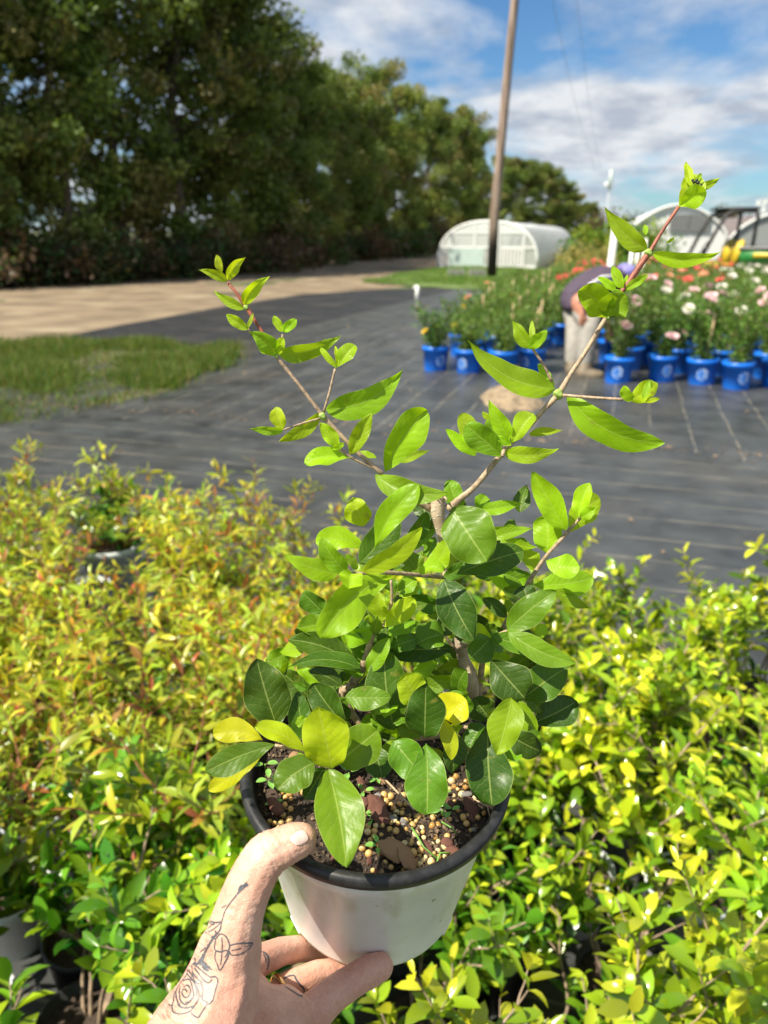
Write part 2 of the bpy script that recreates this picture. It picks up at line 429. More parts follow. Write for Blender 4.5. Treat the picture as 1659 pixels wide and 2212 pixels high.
def tree_variant(k, H=10.0, Rr=2.3, nl=27000, low=0.4, sp=1.0):
    r_ = np.random.default_rng(100+k); q = random.Random(100+k)
    tips = []
    tb = MB()
    tp = []; x = y = 0
    for i in range(9):
        tp.append((x, y, H*.9*i/8)); x += q.gauss(0, .1); y += q.gauss(0, .1)
    tb.tube(tp, [0.17*(1-.1*i)+.01 for i in range(9)], 7)
    for i in range(66):
        z = q.uniform(low, H*.93); t = z/H; ang = q.uniform(0, 6.283)
        prof = (min(1, .55+.9*t) if t < .5 else 1.0-(t-.5)**2*2.6)
        ln = Rr*prof*q.uniform(.45, 1.05)
        i0 = min(8, int(z/(H*.9)*8)); bx, by = tp[i0][0], tp[i0][1]
        ex, ey, ez = bx+ln*math.cos(ang), by+ln*math.sin(ang), z+ln*q.uniform(.1, .8)
        tb.tube([(bx, by, z), (bx+(ex-bx)*.5, by+(ey-by)*.5, z+(ez-z)*.35), (ex, ey, ez)], [.05, .03, .012], 4, False)
        for u in (0.45, .75, 1.0): tips.append((bx+(ex-bx)*u, by+(ey-by)*u, z+(ez-z)*u, q.uniform(.35, .75)*sp, q.random()))
    tips = np.array(tips)
    idx = r_.integers(0, len(tips), nl)
    off = r_.normal(size=(nl, 3)); off /= np.linalg.norm(off, axis=1, keepdims=True); off *= (r_.random((nl, 1))**.45)
    c = tips[idx, :3] + off*tips[idx, 3:4]*np.array([1, 1, .85])*1.12
    c[:, 2] = np.maximum(c[:, 2], .15)
    sc = r_.uniform(.065, .13, nl)
    global rng
    sv = rng; rng = r_
    v, f = leaf_cards(c, sc, 1.8); rng = sv
    base = np.array([(.10, .142, .024), (.13, .175, .030), (.20, .23, .05), (.19, .17, .06)])
    ci = (tips[idx, 4]*3.99).astype(int)
    col = base[ci]*r_.uniform(.6, 1.5, (nl, 1))
    return np_mesh('crown', v, f, tree_leaf_m, col), tb
TREES = []
for k in range(7):
    me, tb = tree_variant(k, low=[.3, .5, .3, .4, .3, .6, .4][k], nl=34000 if k < 4 else 18500, sp=1.0 if k < 4 else .82)
    trunk_o = None
    root = empty('windbreak_tree')
    to = tb.build('trunk', bark_m, root); co = obj('crown', me, root)
    TREES.append(root)
def hz(v, D):  # world height seen at row v above distance D
    r = FW + UP*((1106-v)/F); return CAM.z + r.z*(D/r.y)
tl = [(-420, 21, 11, 0), (-230, 22.5, 12, 4), (-60, 24, 12, 5), (60, 25, 12.5, 4), (170, 26, 12, 6), (280, 27.5, 12.5, 5), (390, 29.5, 12.8, 4), (490, 32, 12.6, 6),
      (565, 35, 12.4, 3), (625, 38, hz(15, 38), 0), (690, 42, hz(110, 42), 1), (745, 46, hz(140, 46), 2), (805, 50, hz(105, 50), 3), (858, 55, hz(165, 55), 0),
      (925, 62, hz(188, 62), 1), (985, 69, hz(212, 69), 2), (1022, 77, hz(262, 77), 3), (1075, 86, hz(348, 86), 0), (1125, 97, hz(352, 97), 1),
      (1172, 110, hz(362, 110), 2), (1205, 124, hz(395, 124), 3), (1235, 142, hz(425, 142), 0), (1262, 165, hz(440, 165), 1), (1278, 195, hz(455, 195), 2)]
ords = ['first', 'second', 'third', 'fourth', 'fifth', 'sixth', 'seventh', 'eighth', 'ninth', 'tenth', 'eleventh', 'twelfth', 'thirteenth', 'fourteenth', 'fifteenth',
        'sixteenth', 'seventeenth', 'eighteenth', 'nineteenth', 'twentieth', 'twenty-first', 'twenty-second', 'twenty-third', 'twenty-fourth']
used = set(); vis = 0
for i, (u, D, H, k) in enumerate(tl):
    b = AT(u, 560, D); b.z = 0
    o = TREES[k] if k not in used else copy_tree(TREES[k]); used.add(k)
    o.location = b; o.rotation_euler = (0, 0, rnd.uniform(0, 6.28)); s = H/10.4
    wd = s*rnd.uniform(.95, 1.15)*(1.0 if i < 12 else .95)
    if i > 16: wd *= 1.35; s *= 1.12
    o.scale = (wd, wd, s)
    if i < 2: lb = 'tall dark green windbreak tree standing just past the left edge of the photo'
    else: lb = f'dark olive tree in the windbreak row, {ords[i-2]} from the left' + (', towering out of frame' if i < 9 else '')
    tag(o, lb, 'tree', 'trees in the windbreak row')
# low scrub at the foot of the trees
def bush_mesh(k, nl, Rr, H, leaf, cols, m):
    r_ = np.random.default_rng(200+k)
    cl = r_.normal(size=(30, 3))*np.array([Rr*.42, Rr*.42, H*.22]); cl[:, 2] = np.abs(cl[:, 2])+H*.2
    idx = r_.integers(0, 30, nl); c = cl[idx] + r_.normal(size=(nl, 3))*Rr*.17
    c[:, 2] = np.clip(c[:, 2], .02, None)
    global rng
    sv = rng; rng = r_; v, f = leaf_cards(c, r_.uniform(leaf*.7, leaf*1.3, nl), 2.0); rng = sv
    cols = np.array(cols); ci = (idx*7 % len(cols))
    return np_mesh('foliage', v, f, m, cols[ci]*r_.uniform(.6, 1.4, (nl, 1)))
def bush(name, me, loc, sc, label, cat, group=None, stem=True):
    root = empty(name, loc, rnd.uniform(0, 6)); obj('foliage', me, root)
    if stem:
        t = MB()
        for q in range(5):
            a = q*1.3; t.tube([(0, 0, -.02), (.25*math.cos(a), .25*math.sin(a), .5)], [.03, .012], 5)
        t.build('stem', bark_m, root)
    root.scale = sc; return tag(root, label, cat, group)
scrub = [bush_mesh(0, 2600, 1.6, 1.5, .10, ((.05, .085, .02), (.07, .055, .025), (.11, .055, .03)), tree_leaf_m),
         bush_mesh(1, 2600, 1.6, 1.3, .10, ((.05, .10, .02), (.07, .10, .024), (.10, .065, .035)), tree_leaf_m)]
for i, (u, D) in enumerate([(-140, 21.8), (-20, 22.8), (80, 23.6), (160, 24.8), (260, 25.5), (350, 27), (440, 28.5), (530, 31), (600, 34), (690, 38), (770, 43), (850, 48), (930, 56), (1010, 66), (1090, 80)]):
    b = AT(u, 560, D); b.z = 0; s = rnd.uniform(.8, 1.15)*(1+.25*(i > 9))
    bush('scrub_bush', scrub[i % 2], b, (s*1.2, s*1.2, s), f'low russet and green scrub under the trees, {ords[i]} clump from the left', 'bush', 'scrub under the windbreak')

# ---------------------------------------------------------------- utility pole
base = AT(1062, 600, 27.2); base.z = 0
def wood_pole_mat():
    m, nt, b = mat('weathered_pole'); L = nt.links.new
    tc = N(nt, 'ShaderNodeTexCoord'); mp = N(nt, 'ShaderNodeMapping'); mp.inputs['Scale'].default_value = (14, 14, .7); L(tc.outputs['Object'], mp.inputs[0])
    nz = N(nt, 'ShaderNodeTexNoise'); nz.inputs['Scale'].default_value = 1.5; nz.inputs['Detail'].default_value = 8; L(mp.outputs[0], nz.inputs[0])
    r = N(nt, 'ShaderNodeValToRGB'); r.color_ramp.elements[0].color = (.13, .085, .06, 1); r.color_ramp.elements[1].color = (.42, .32, .26, 1)
    r.color_ramp.elements[0].position = .35; r.color_ramp.elements[1].position = .65; L(nz.outputs['Fac'], r.inputs[0])
    sp = N(nt, 'ShaderNodeSeparateXYZ'); L(tc.outputs['Object'], sp.inputs[0])
    mr = N(nt, 'ShaderNodeMapRange'); mr.inputs[1].default_value = 1.6; mr.inputs[2].default_value = 1.0; L(sp.outputs[2], mr.inputs[0])
    mx = N(nt, 'ShaderNodeMix', data_type='RGBA'); L(mr.outputs[0], mx.inputs[0]); L(r.outputs[0], mx.inputs[6]); mx.inputs[7].default_value = (.02, .017, .015, 1)
    L(mx.outputs[2], b.inputs['Base Color']); b.inputs['Roughness'].default_value = .85; bump(nt, b, nz.outputs['Fac'], .5, .02)
    return m
mb = MB(); mb.tube([(0, 0, -.3), (0.0, 0, 2), (.2, 0, 6), (.42, 0, 10), (.6, 0, 13)], [.165, .155, .135, .115, .10], 20)
o = mb.build('utility_pole', wood_pole_mat()); o.location = base
tag(o, 'tall weathered wooden pole with a black-tarred foot in front of the hoop house', 'utility pole')
# overhead wires
wm = simple('wire', (.35, .36, .38), .5)
for k, (a, bb) in enumerate(((AT(1182, -60, 33), AT(1290, 372, 62)), (AT(1240, -60, 34), AT(1300, 372, 62)))):
    pts = []
    for i in range(17):
        t = i/16; p = a.lerp(bb, t); p.z -= 1.3*4*t*(1-t)*.5; pts.append(p)
    mb = MB(); mb.tube(pts, .009, 5)
    tag(mb.build('power_line', wm), ('thin grey overhead wire nearest the wooden pole' if k == 0 else 'thin grey overhead wire farther right in the sky'), 'wire', 'overhead wires')

# ---------------------------------------------------------------- hoop house
HT = R(14.6)
plast, nt_, b_ = mat('greenhouse_film')
b_.inputs['Base Color'].default_value = (.80, .84, .84, 1); b_.inputs['Roughness'].default_value = .25
tr = N(nt_, 'ShaderNodeBsdfTransparent'); tl_ = N(nt_, 'ShaderNodeBsdfTranslucent'); tl_.inputs[0].default_value = (.8, .84, .84, 1)
m1 = N(nt_, 'ShaderNodeMixShader'); m1.inputs[0].default_value = .45; nt_.links.new(b_.outputs[0], m1.inputs[1]); nt_.links.new(tl_.outputs[0], m1.inputs[2])
m2 = N(nt_, 'ShaderNodeMixShader'); nt_.links.new(m1.outputs[0], m2.inputs[1]); nt_.links.new(tr.outputs[0], m2.inputs[2])
nzf = N(nt_, 'ShaderNodeTexNoise'); nzf.inputs['Scale'].default_value = 1.5; nzf.inputs['Detail'].default_value = 5
mrf = N(nt_, 'ShaderNodeMapRange'); mrf.inputs['To Min'].default_value = .4; mrf.inputs['To Max'].default_value = .75; nt_.links.new(nzf.outputs['Fac'], mrf.inputs[0]); nt_.links.new(mrf.outputs[0], m2.inputs[0])
nt_.links.new(m2.outputs[0], nt_.nodes['Material Output'].inputs[0])
clearf, ntq, bq = mat('clear_film'); bq.inputs['Base Color'].default_value = (.8, .85, .85, 1); bq.inputs['Roughness'].default_value = .15
trq = N(ntq, 'ShaderNodeBsdfTransparent'); mq = N(ntq, 'ShaderNodeMixShader'); mq.inputs[0].default_value = .62; ntq.links.new(bq.outputs[0], mq.inputs[1]); ntq.links.new(trq.outputs[0], mq.inputs[2]); ntq.links.new(mq.outputs[0], ntq.nodes['Material Output'].inputs[0])
white_m = simple('white_paint', (.78, .79, .78), .45, .06, 8)
galv = simple('galvanised_tube', (.55, .57, .58), .35, .1, 10, metal=.6)
darkm = simple('dark_opening', (.05, .055, .05), .8)
pl_, pr_ = AT(945, 577, 35.0), AT(1160, 582, 33.2); pl_.z = pr_.z = 0
W = (pr_-pl_).length; mid = (pl_+pr_)/2; hang = math.atan2(pr_.y-pl_.y, pr_.x-pl_.x)
Hh = hz(480, 34.2)
root = empty('hoop_house', mid, hang)
skew = -HT - hang   # direction of the length axis relative to the gable
ax = Matrix.Rotation(-hang, 3, 'Z') @ Vector((math.sin(HT), math.cos(HT), 0))
LEN = 44
def arch(o, W, H, n=20, sh=.72):
    pts = []
    for i in range(n+1):
        a = math.pi*i/n; c, s = math.cos(a), math.sin(a)
        pts.append(o + Vector((-math.copysign(abs(c)**.9, c)*W/2, 0, H*abs(s)**sh)))
    return pts
NA = 25
rows = [arch(ax*(LEN*i/(NA-1)), W, Hh) for i in range(NA)]
mb = MB(); vs = []; fs = []
n = len(rows[0])
for i, rw in enumerate(rows):
    sub = [rw] if i == NA-1 else [rw, [ (rw[j]+rows[i+1][j])*.5 - Vector((0,0,.045))*(1 if 2<j<n-3 else .4) for j in range(n)]]
    for s_ in sub: vs += s_
nr = len(vs)//n
for i in range(nr-1):
    for j in range(n-1): fs.append((i*n+j, i*n+j+1, (i+1)*n+j+1, (i+1)*n+j))
mb.add(vs, fs); mb.build('plastic_cover', plast, root)
for i in range(NA):
    mb = MB(); mb.tube([p*1.0 + Vector((0, 0, .03)) for p in rows[i]], .035 if i else .06, 6); mb.build('hoop', galv if i else white_m, root)
mb = MB(); ga = rows[0]; e = -ax*.02
fw = MB()
cx = [-.36, -.12, .12, .36]
for c in cx:
    hgt = Hh*abs(math.sin(math.acos(max(-1, min(1, c*2)))))**.72
    fw.box((c*W, -.03, hgt/2), (.07, .06, hgt))
fw.box((0, -.035, .95*Hh*.48), (W*.93, .05, .07)); fw.box((0, -.035, Hh*.78), (W*.72, .05, .07)); fw.box((0, -.03, .08), (W*.98, .05, .12))
fw.build('gable_frame', white_m, root, smooth=False)
op = MB(); op.add([p + e for p in ga] , [tuple(range(n))]); g_ = op.build('gable_film', clearf, root)
d_ = MB()
for q in range(7): d_.box((.12*W-.45*.0+(.04+q*.034)*W, -.06, Hh*.24), (.03*W*.6, .03, Hh*.42))
d_.build('slatted_door', white_m, root, smooth=False)
pan = MB(); pan.box((-.2*W, -.055, Hh*.24), (W*.36, .02, Hh*.4)); pan.build('gable_panel', simple('pale_green_panel', (.45, .56, .53), .5), root, smooth=False)

tag(root, 'long low hoop house under clear plastic film with an arched white gable, behind the pole', 'greenhouse')
# cinder blocks / crates at the foot
for k, u in enumerate((985, 1030)):
    p = AT(u, 600, 27.8); mb = MB(); 
    for q in range(4): mb.box((0, 0, .05+q*.055), (.55, .3, .03))
    for sx in (-.26, 0, .26): mb.box((sx, 0, .12), (.04, .302, .24))
    o = mb.build('low_crate', simple('faded_plastic', (.3, .3, .28), .7), smooth=False); o.location = (p.x, p.y, .0)
    tag(o, f'small faded crate on the grass by the pole, {"left" if k == 0 else "right"} of the pair', 'crate', 'crates beside the pole')

# ---------------------------------------------------------------- buildings on the right
def corr(name, col):
    m, nt, b = mat(name); L = nt.links.new
    b.inputs['Base Color'].default_value = (*col, 1); b.inputs['Roughness'].default_value = .45
    tc = N(nt, 'ShaderNodeTexCoord'); wv = N(nt, 'ShaderNodeTexWave', bands_direction='X'); wv.inputs['Scale'].default_value = 2.2; L(tc.outputs['Object'], wv.inputs[0])
    r = N(nt, 'ShaderNodeValToRGB'); r.color_ramp.elements[0].color = (*[c*.82 for c in col], 1); r.color_ramp.elements[1].color = (*col, 1); L(wv.outputs[0], r.inputs[0]); L(r.outputs[0], b.inputs['Base Color'])
    bump(nt, b, wv.outputs[0], .8, .04); return m
def shed(name, u0, u1, vtop, D, shh, length, wallm, roofm, label, louver=None):
    a, b = AT(u0, 560, D), AT(u1, 560, D-1.0); a.z = b.z = 0
    mid = (a+b)/2; W = (b-a).length; H = hz(vtop, D); hang = math.atan2(b.y-a.y, b.x-a.x)
    root = empty(name, mid, hang); axl = Matrix.Rotation(-hang, 3, 'Z') @ Vector((math.sin(HT), math.cos(HT), 0))
    sh = H*shh
    def prof(o, g=0):
        pts = [o+Vector((-W/2-g, 0, 0)), o+Vector((-W/2-g, 0, sh))]
        for i in range(1, 20):
            t = i/20; pts.append(o+Vector((-W/2-g+(W+2*g)*t, 0, sh+(H-sh+g)*math.sin(math.pi*t)**.8)))
        pts += [o+Vector((W/2+g, 0, sh)), o+Vector((W/2+g, 0, 0))]
        return pts
    p0 = prof(Vector((0, 0, 0))); n = len(p0)
    mb = MB(); mb.add(p0, [tuple(range(n))]); mb.build('gable_wall', wallm, root, smooth=False)
    p1 = prof(-axl*.04, .06); p2 = prof(axl*length, .06)
    mb = MB(); mb.add(p1+p2, [(i, i+1, n+i+1, n+i) for i in range(n-1)]); mb.build('roof', roofm, root, smooth=False)
    mb = MB(); mb.tube([p + Vector((0, -.08, 0)) for p in p1], .07, 6); mb.build('gable_trim', white_m, root)
    if louver:
        for (lu0, lu1, lv0, lv1) in louver:
            q0, q1 = AT(lu0, lv0, D), AT(lu1, lv1, D)
            cx = (q0.x+q1.x)/2-mid.x; 
            z0, z1 = hz(lv1, D-.5), hz(lv0, D-.5); w = (q1.x-q0.x)
            m_ = MB(); m_.box((cx, -.05, (z0+z1)/2), (w, .06, z1-z0)); fr = m_.build('louvre', simple('louvre_dark', (.16, .17, .17), .5), root, smooth=False)
            s_ = MB(); ns = 9
            for i in range(ns): s_.box((cx, -.12, z0+(z1-z0)*(i+.5)/ns), (w*.98, .05, (z1-z0)/ns*.35))
            s_.build('slat', simple('louvre_slat', (.42, .43, .43), .4), fr, smooth=False)
    return tag(root, label, 'building')
shed('arched_shed', 1352, 1558, 446, 45, .5, 18, corr('white_corrugated', (.88, .89, .90)), simple('white_roof', (.75, .76, .77), .4), 'white corrugated shed with an arched roof and two dark louvred vents, behind the utility vehicle',
     [(1443, 1478, 462, 500), (1484, 1519, 462, 500)])
shed('grey_shed', 1572, 1760, 464, 50, .45, 20, corr('grey_corrugated', (.34, .36, .36)), simple('brown_roof', (.16, .13, .12), .6), 'long grey arched greenhouse with a dark roof at the right edge')
# cell tower
p = AT(1645, 470, 240); mb = MB(); z1 = hz(428, 240)
for a in range(3):
    an = a*2.1; mb.tube([(1.2*math.cos(an), 1.2*math.sin(an), 0), (.6*math.cos(an), .6*math.sin(an), z1)], .14, 5)
for q in range(12):
    z = z1*(.2+q*.065); mb.tube([(1.1, 0, z), (-.6, .9, z+1), (-.6, -.9, z+.5), (1.1, 0, z)], .09, 4)
o = mb.build('cell_tower', galv); o.location = (p.x, p.y, 0)
for q in range(3):
    m2_ = MB()
    for a in range(3):
        an = a*2.1+.4; m2_.box((1.4*math.cos(an), 1.4*math.sin(an), z1-1.2-q*2.0), (.8, .8, 1.5))
    m2_.build('antenna_panel', white_m, o, smooth=False)
tag(o, 'distant lattice phone mast with white antenna panels above the grey shed', 'mast')
# antenna pole
p = AT(1307, 505, 60); zt = hz(366, 60); mb = MB(); mb.tube([(0, 0, 0), (0, 0, zt)], [.07, .05], 8)
o = mb.build('antenna_pole', simple('pole_grey', (.5, .53, .55), .5)); o.location = (p.x, p.y, 0)
m_ = MB(); m_.tube([(.05, 0, zt-1.35), (.05, 0, zt)], [.15, .15], 10); m_.build('antenna_canister', simple('canister', (.42, .5, .48), .5), o)
m_ = MB(); m_.tube([(-.24, -.05, zt-1.2), (-.24, -.05, zt-.85)], [.12, .12], 10); m_.build('antenna_dish', white_m, o)
tag(o, 'slim grey antenna pole with a white dish near its top, left of the arched shed', 'antenna pole')
# white pipes
pvc = simple('white_pvc', (.8, .8, .76), .35, .05, 4, bmp=.1)
for k, (u, vt, D, r_, lean, lb) in enumerate([(1316, 470, 14, .056, .035, 'thick white plastic pipe standing upright behind the bending worker'),
        (1361, 500, 16, .035, .02, 'thin white pipe upright, leftmost of the three slim ones in front of the arched shed'),
        (1374, 512, 16.3, .03, .02, 'thin white pipe upright, middle of the three slim ones in front of the arched shed'),
        (1388, 515, 16.6, .03, .02, 'thin white pipe upright, rightmost of the three slim ones in front of the arched shed')]):
    p = AT(u, 560, D); zt = hz(vt, D); mb = MB(); mb.lathe([(r_, 0), (r_, zt), (r_*.85, zt), (r_*.85, 0)], 16)
    m_ = MB(); 
    o = mb.build('white_pipe', pvc); o.location = (p.x, p.y, 0); o.rotation_euler = (0, lean, 0); tag(o, lb, 'pipe', 'white upright pipes')
p = G(901, 654); mb = MB(); mb.tube([(0, 0, 0), (0, 0, .37)], .042, 12); mb.tube([(0, 0, .32), (-.06, 0, .33), (-.075, 0, .30)], .032, 10)
o = mb.build('irrigation_riser', pvc); o.location = p; tag(o, 'short white irrigation riser standing on the black ground cloth', 'pipe')
# bushes
straw = attr_leaf('straw_leaf', .6, .3, .3, .1)
b1 = bush_mesh(10, 3500, 1.1, 1.2, .07, ((.30, .24, .09), (.38, .30, .10), (.22, .22, .06)), straw)
b2 = bush_mesh(11, 4500, 1.3, 1.6, .08, ((.10, .20, .02), (.16, .26, .03), (.24, .30, .03)), straw)
p = AT(1272, 560, 27); p.z = 0; bush('straw_bush', b1, p, (.9, .9, 1.0), 'rounded straw-yellow bush left of the white pipe', 'bush')
p = AT(1300, 560, 30); p.z = 0; bush('green_bush', b2, p, (1.1, 1.0, 1.15), 'bright green bush behind the straw-yellow one', 'bush')
p = AT(1365, 560, 31); p.z = 0; bush('green_bush', b2, p, (1.1, 1.0, 1.25), 'bright green bush in front of the arched shed', 'bush')
p = AT(1318, 500, 90); p.z = 0; bush('dark_bush', scrub[1], p, (1.5, 1.5, 2.2), 'dark distant shrub beside the antenna pole', 'bush')
p = AT(1335, 500, 120); p.z = 0; bush('dark_bush', scrub[0], p, (3.4, 3, 2.6), 'larger dark tree clump on the horizon right of the antenna pole', 'bush')
p = AT(1590, 500, 95); p.z = 0; bush('dark_bush', scrub[0], p, (2.5, 2, 2.4), 'dark tree clump showing between the two sheds', 'bush')
# ================================================================ UTILITY VEHICLE
def rbox(mb, c, s, bev=.04, T=None):
    bm = bmesh.new(); bmesh.ops.create_cube(bm, size=1)
    for v in bm.verts: v.co = Vector((v.co.x*s[0], v.co.y*s[1], v.co.z*s[2]))
    bmesh.ops.bevel(bm, geom=bm.edges[:], offset=bev, segments=2, affect='EDGES')
    bm.verts.index_update()
    mb.add([v.co + Vector(c) for v in bm.verts], [tuple(v.index for v in f.verts) for f in bm.faces], T); bm.free()
    return mb
green_p = simple('green_paint', (.02, .17, .03), .3, .1, 5, coat=.4)
yellow_p = simple('yellow_paint', (.60, .43, .03), .45, .08, 5)
blackp = simple('black_plastic', (.02, .02, .021), .5, .2, 30)
tyre_m = simple('tyre', (.015, .015, .015), .85, .2, 30, bmp=.4)
ub = AT(1560, 560, 17.5); ub.z = 0
uv = empty('utility_vehicle', ub, R(-8))
# x = forward to the left is negative
m_ = MB(); rbox(m_, (-.95, 0, .62), (.75, 1.25, .34), .1); rbox(m_, (-.75, 0, .85), (.5, 1.2, .2), .08); rbox(m_, (-.2, 0, .38), (1.6, 1.3, .14), .04); m_.build('body', green_p, uv)
m_ = MB(); rbox(m_, (-1.33, 0, .55), (.12, 1.2, .3), .04); rbox(m_, (-.2, 0, .46), (1.5, 1.36, .05), .02); m_.build('bumper', blackp, uv)
m_ = MB(); rbox(m_, (1.05, 0, .98), (1.75, 1.5, .30), .03); bed = m_.build('cargo_bed', green_p, uv)
m_ = MB(); rbox(m_, (1.05, 0, .80), (1.85, 1.56, .08), .02); rbox(m_, (1.05, 0, 1.16), (1.82, 1.54, .05), .02); m_.build('bed_rail', simple('grey_rail', (.2, .2, .2), .5), bed)
m_ = MB(); rbox(m_, (1.05, -.757, 1.02), (1.3, .012, .1), .004); m_.build('yellow_stripe', yellow_p, bed)
for sy in (-.35, .35):
    m_ = MB(); rbox(m_, (-.12, sy, .78), (.5, .55, .16), .05); m_.build('seat', yellow_p, uv)
    m_ = MB(); rbox(m_, (0, 0, 0), (.13, .5, .52), .05, Matrix.Translation((.17, sy, 1.07)) @ Matrix.Rotation(R(14), 4, 'Y')); m_.build('backrest', yellow_p, uv)
for sy in (-.62, .62):
    m_ = MB(); m_.tube([(-.62, sy, .85), (-.38, sy, 1.45), (-.2, sy, 1.80), (-.08, sy, 1.88), (.35, sy, 1.9), (.42, sy, 1.8), (.38, sy, .75)], .038, 8); m_.build('roll_bar', blackp, uv)
m_ = MB()
for x, z in ((-.2, 1.8), (.38, 1.88)): m_.tube([(x, -.62, z), (x, .62, z)], .033, 8)
rbox(m_, (.1, 0, 1.93), (.7, 1.3, .05), .02); m_.build('canopy', blackp, uv)
m_ = MB(); m_.tube([(-.7, -.35, .9), (-.48, -.35, 1.12)], .02, 8)
rr = [(-.48 + .16*math.cos(a)*.4, -.35+.16*math.sin(a), 1.12+.16*math.cos(a)) for a in [i*math.pi/8 for i in range(17)]]
m_.tube(rr, .014, 6); m_.build('steering_wheel', blackp, uv)
for x in (-.9, 1.1):
    for sy in (-.62, .62):
        T = Matrix.Translation((x, sy, .3)) @ Matrix.Rotation(R(90), 4, 'X')
        m_ = MB(); m_.lathe([(.14, -.1), (.26, -.115), (.30, -.07), (.30, .07), (.26, .115), (.14, .1)], 24, T, close=True); w_ = m_.build('wheel', tyre_m, uv)
        m_ = MB(); m_.lathe([(0, -.06), (.08, -.08), (.15, -.09), (.15, .09), (.08, .08), (0, .06)], 20, T); m_.build('rim', yellow_p, w_)
for sy in (-.42, .42):
    m_ = MB(); rbox(m_, (-1.34, sy, .72), (.05, .2, .1), .02); m_.build('headlight', simple('lamp_glass', (.8, .8, .75), .1), uv)
tag(uv, 'green and yellow utility vehicle with a black roll bar parked behind the roses', 'utility vehicle')

# ================================================================ ROSES IN BLUE POTS
blue_m = simple('blue_plastic', (.008, .17, .78), .38, .12, 6)
label_m, ntl, bl_ = mat('pot_label_print'); rl, nzl, tcl = noise_col(ntl, (.03, .17, .60), (.55, .66, .82), 55, 3, .50, .60); ntl.links.new(rl.outputs[0], bl_.inputs['Base Color'])
soil_m = simple('pot_soil', (.05, .035, .025), .95, .4, 60, bmp=.6, bdist=.01)
stake_m = simple('bamboo', (.45, .33, .18), .6, .2, 12)
rose_leaf = attr_leaf('rose_leaf', .5, .35, .4, .18)
bloom_cols = {'yellow': (.85, .62, .05), 'red': (.75, .04, .05), 'coral': (.85, .16, .14), 'peach': (.85, .42, .25), 'pink': (.85, .60, .62), 'white': (.85, .82, .74)}
bloom_m = {}
for k, c in bloom_cols.items():
    m, nt, b = mat(k + '_petal'); b.inputs['Base Color'].default_value = (*c, 1); b.inputs['Roughness'].default_value = .5
    b.inputs['Subsurface Weight'].default_value = 0.0
    bloom_m[k] = m
def bloom_mesh(m, seed):
    q = random.Random(seed); mb = MB()
    for ring, (n, rr, tilt, s) in enumerate(((3, .004, 80, .022), (5, .010, 62, .026), (6, .018, 42, .030), (7, .024, 20, .032))):
        for i in range(n):
            a = 2*math.pi*i/n + ring*.5 + q.uniform(-.2, .2); t = R(tilt+q.uniform(-8, 8))
            vs = []; fs = []
            for u in range(4):
                for w in range(4):
                    x = (w/3-.5)*2; y = u/3
                    ww = s*.75*math.sin(math.pi*min(1, .25+.65*y))
                    lx = x*ww; ly = y*s; lz = -.006*(x*x) + .006*y*y
                    # tilt
                    py = rr + ly*math.cos(t) - lz*math.sin(t); pz = ly*math.sin(t)+lz*math.cos(t)
                    X = py*math.cos(a)-lx*math.sin(a); Y = py*math.sin(a)+lx*math.cos(a); vs.append((X, Y, pz))
            for u in range(3):
                for w in range(3): b0 = u*4+w; fs.append((b0, b0+1, b0+5, b0+4))
            mb.add(vs, fs)
    o = mb.build('bloom', m); me = o.data; bpy.data.objects.remove(o); return me
blooms = {k: bloom_mesh(m, i) for i, (k, m) in enumerate(bloom_m.items())}
def blue_pot_mesh():
    mb = MB(); r0, r1, h = .118, .15, .285
    mb.lathe([(0, .004), (r0, 0), (r0+.003, .01), (r1-.006, h-.045), (r1+.004, h-.045), (r1+.006, h), (r1-.004, h+.002), (r1-.008, h-.04), (.13, h-.05)], 32)
    o = mb.build('pot', blue_m); me = o.data; bpy.data.objects.remove(o); return me
def decal_mesh(m, r0, r1, h, z0, z1, wa):
    mb = MB(); vs = []; fs = []
    for i in range(7):
        for j in range(7):
            x = -1+i/3; y = -1+j/3
            k = math.sqrt(max(0.01, 1-.5*y*y)) ; k2 = math.sqrt(max(.01, 1-.5*x*x))
            z = (z0+z1)/2+(z1-z0)/2*y*k2; a = wa*x*k - math.pi/2; r = r0+(r1-r0)*z/h+.003
            vs.append((r*math.cos(a), r*math.sin(a), z))
    for i in range(6):
        for j in range(6): b0 = i*7+j; fs.append((b0, b0+7, b0+8, b0+1))
    mb.add(vs, fs); o = mb.build('pot_label', m); me = o.data; bpy.data.objects.remove(o); return me
pot_me = blue_pot_mesh(); lab_me = decal_mesh(label_m, .118, .146, .285, .075, .2, .42)
mb = MB(); mb.lathe([(0, .245), (.07, .25), (.138, .24)], 20); t_ = mb.build('soil', soil_m); soil_me = t_.data; bpy.data.objects.remove(t_)
mb = MB(); mb.tube([(0, .02, .2), (.01, .02, .72)], .011, 6); t_ = mb.build('stake', stake_m); stake_me = t_.data; bpy.data.objects.remove(t_)
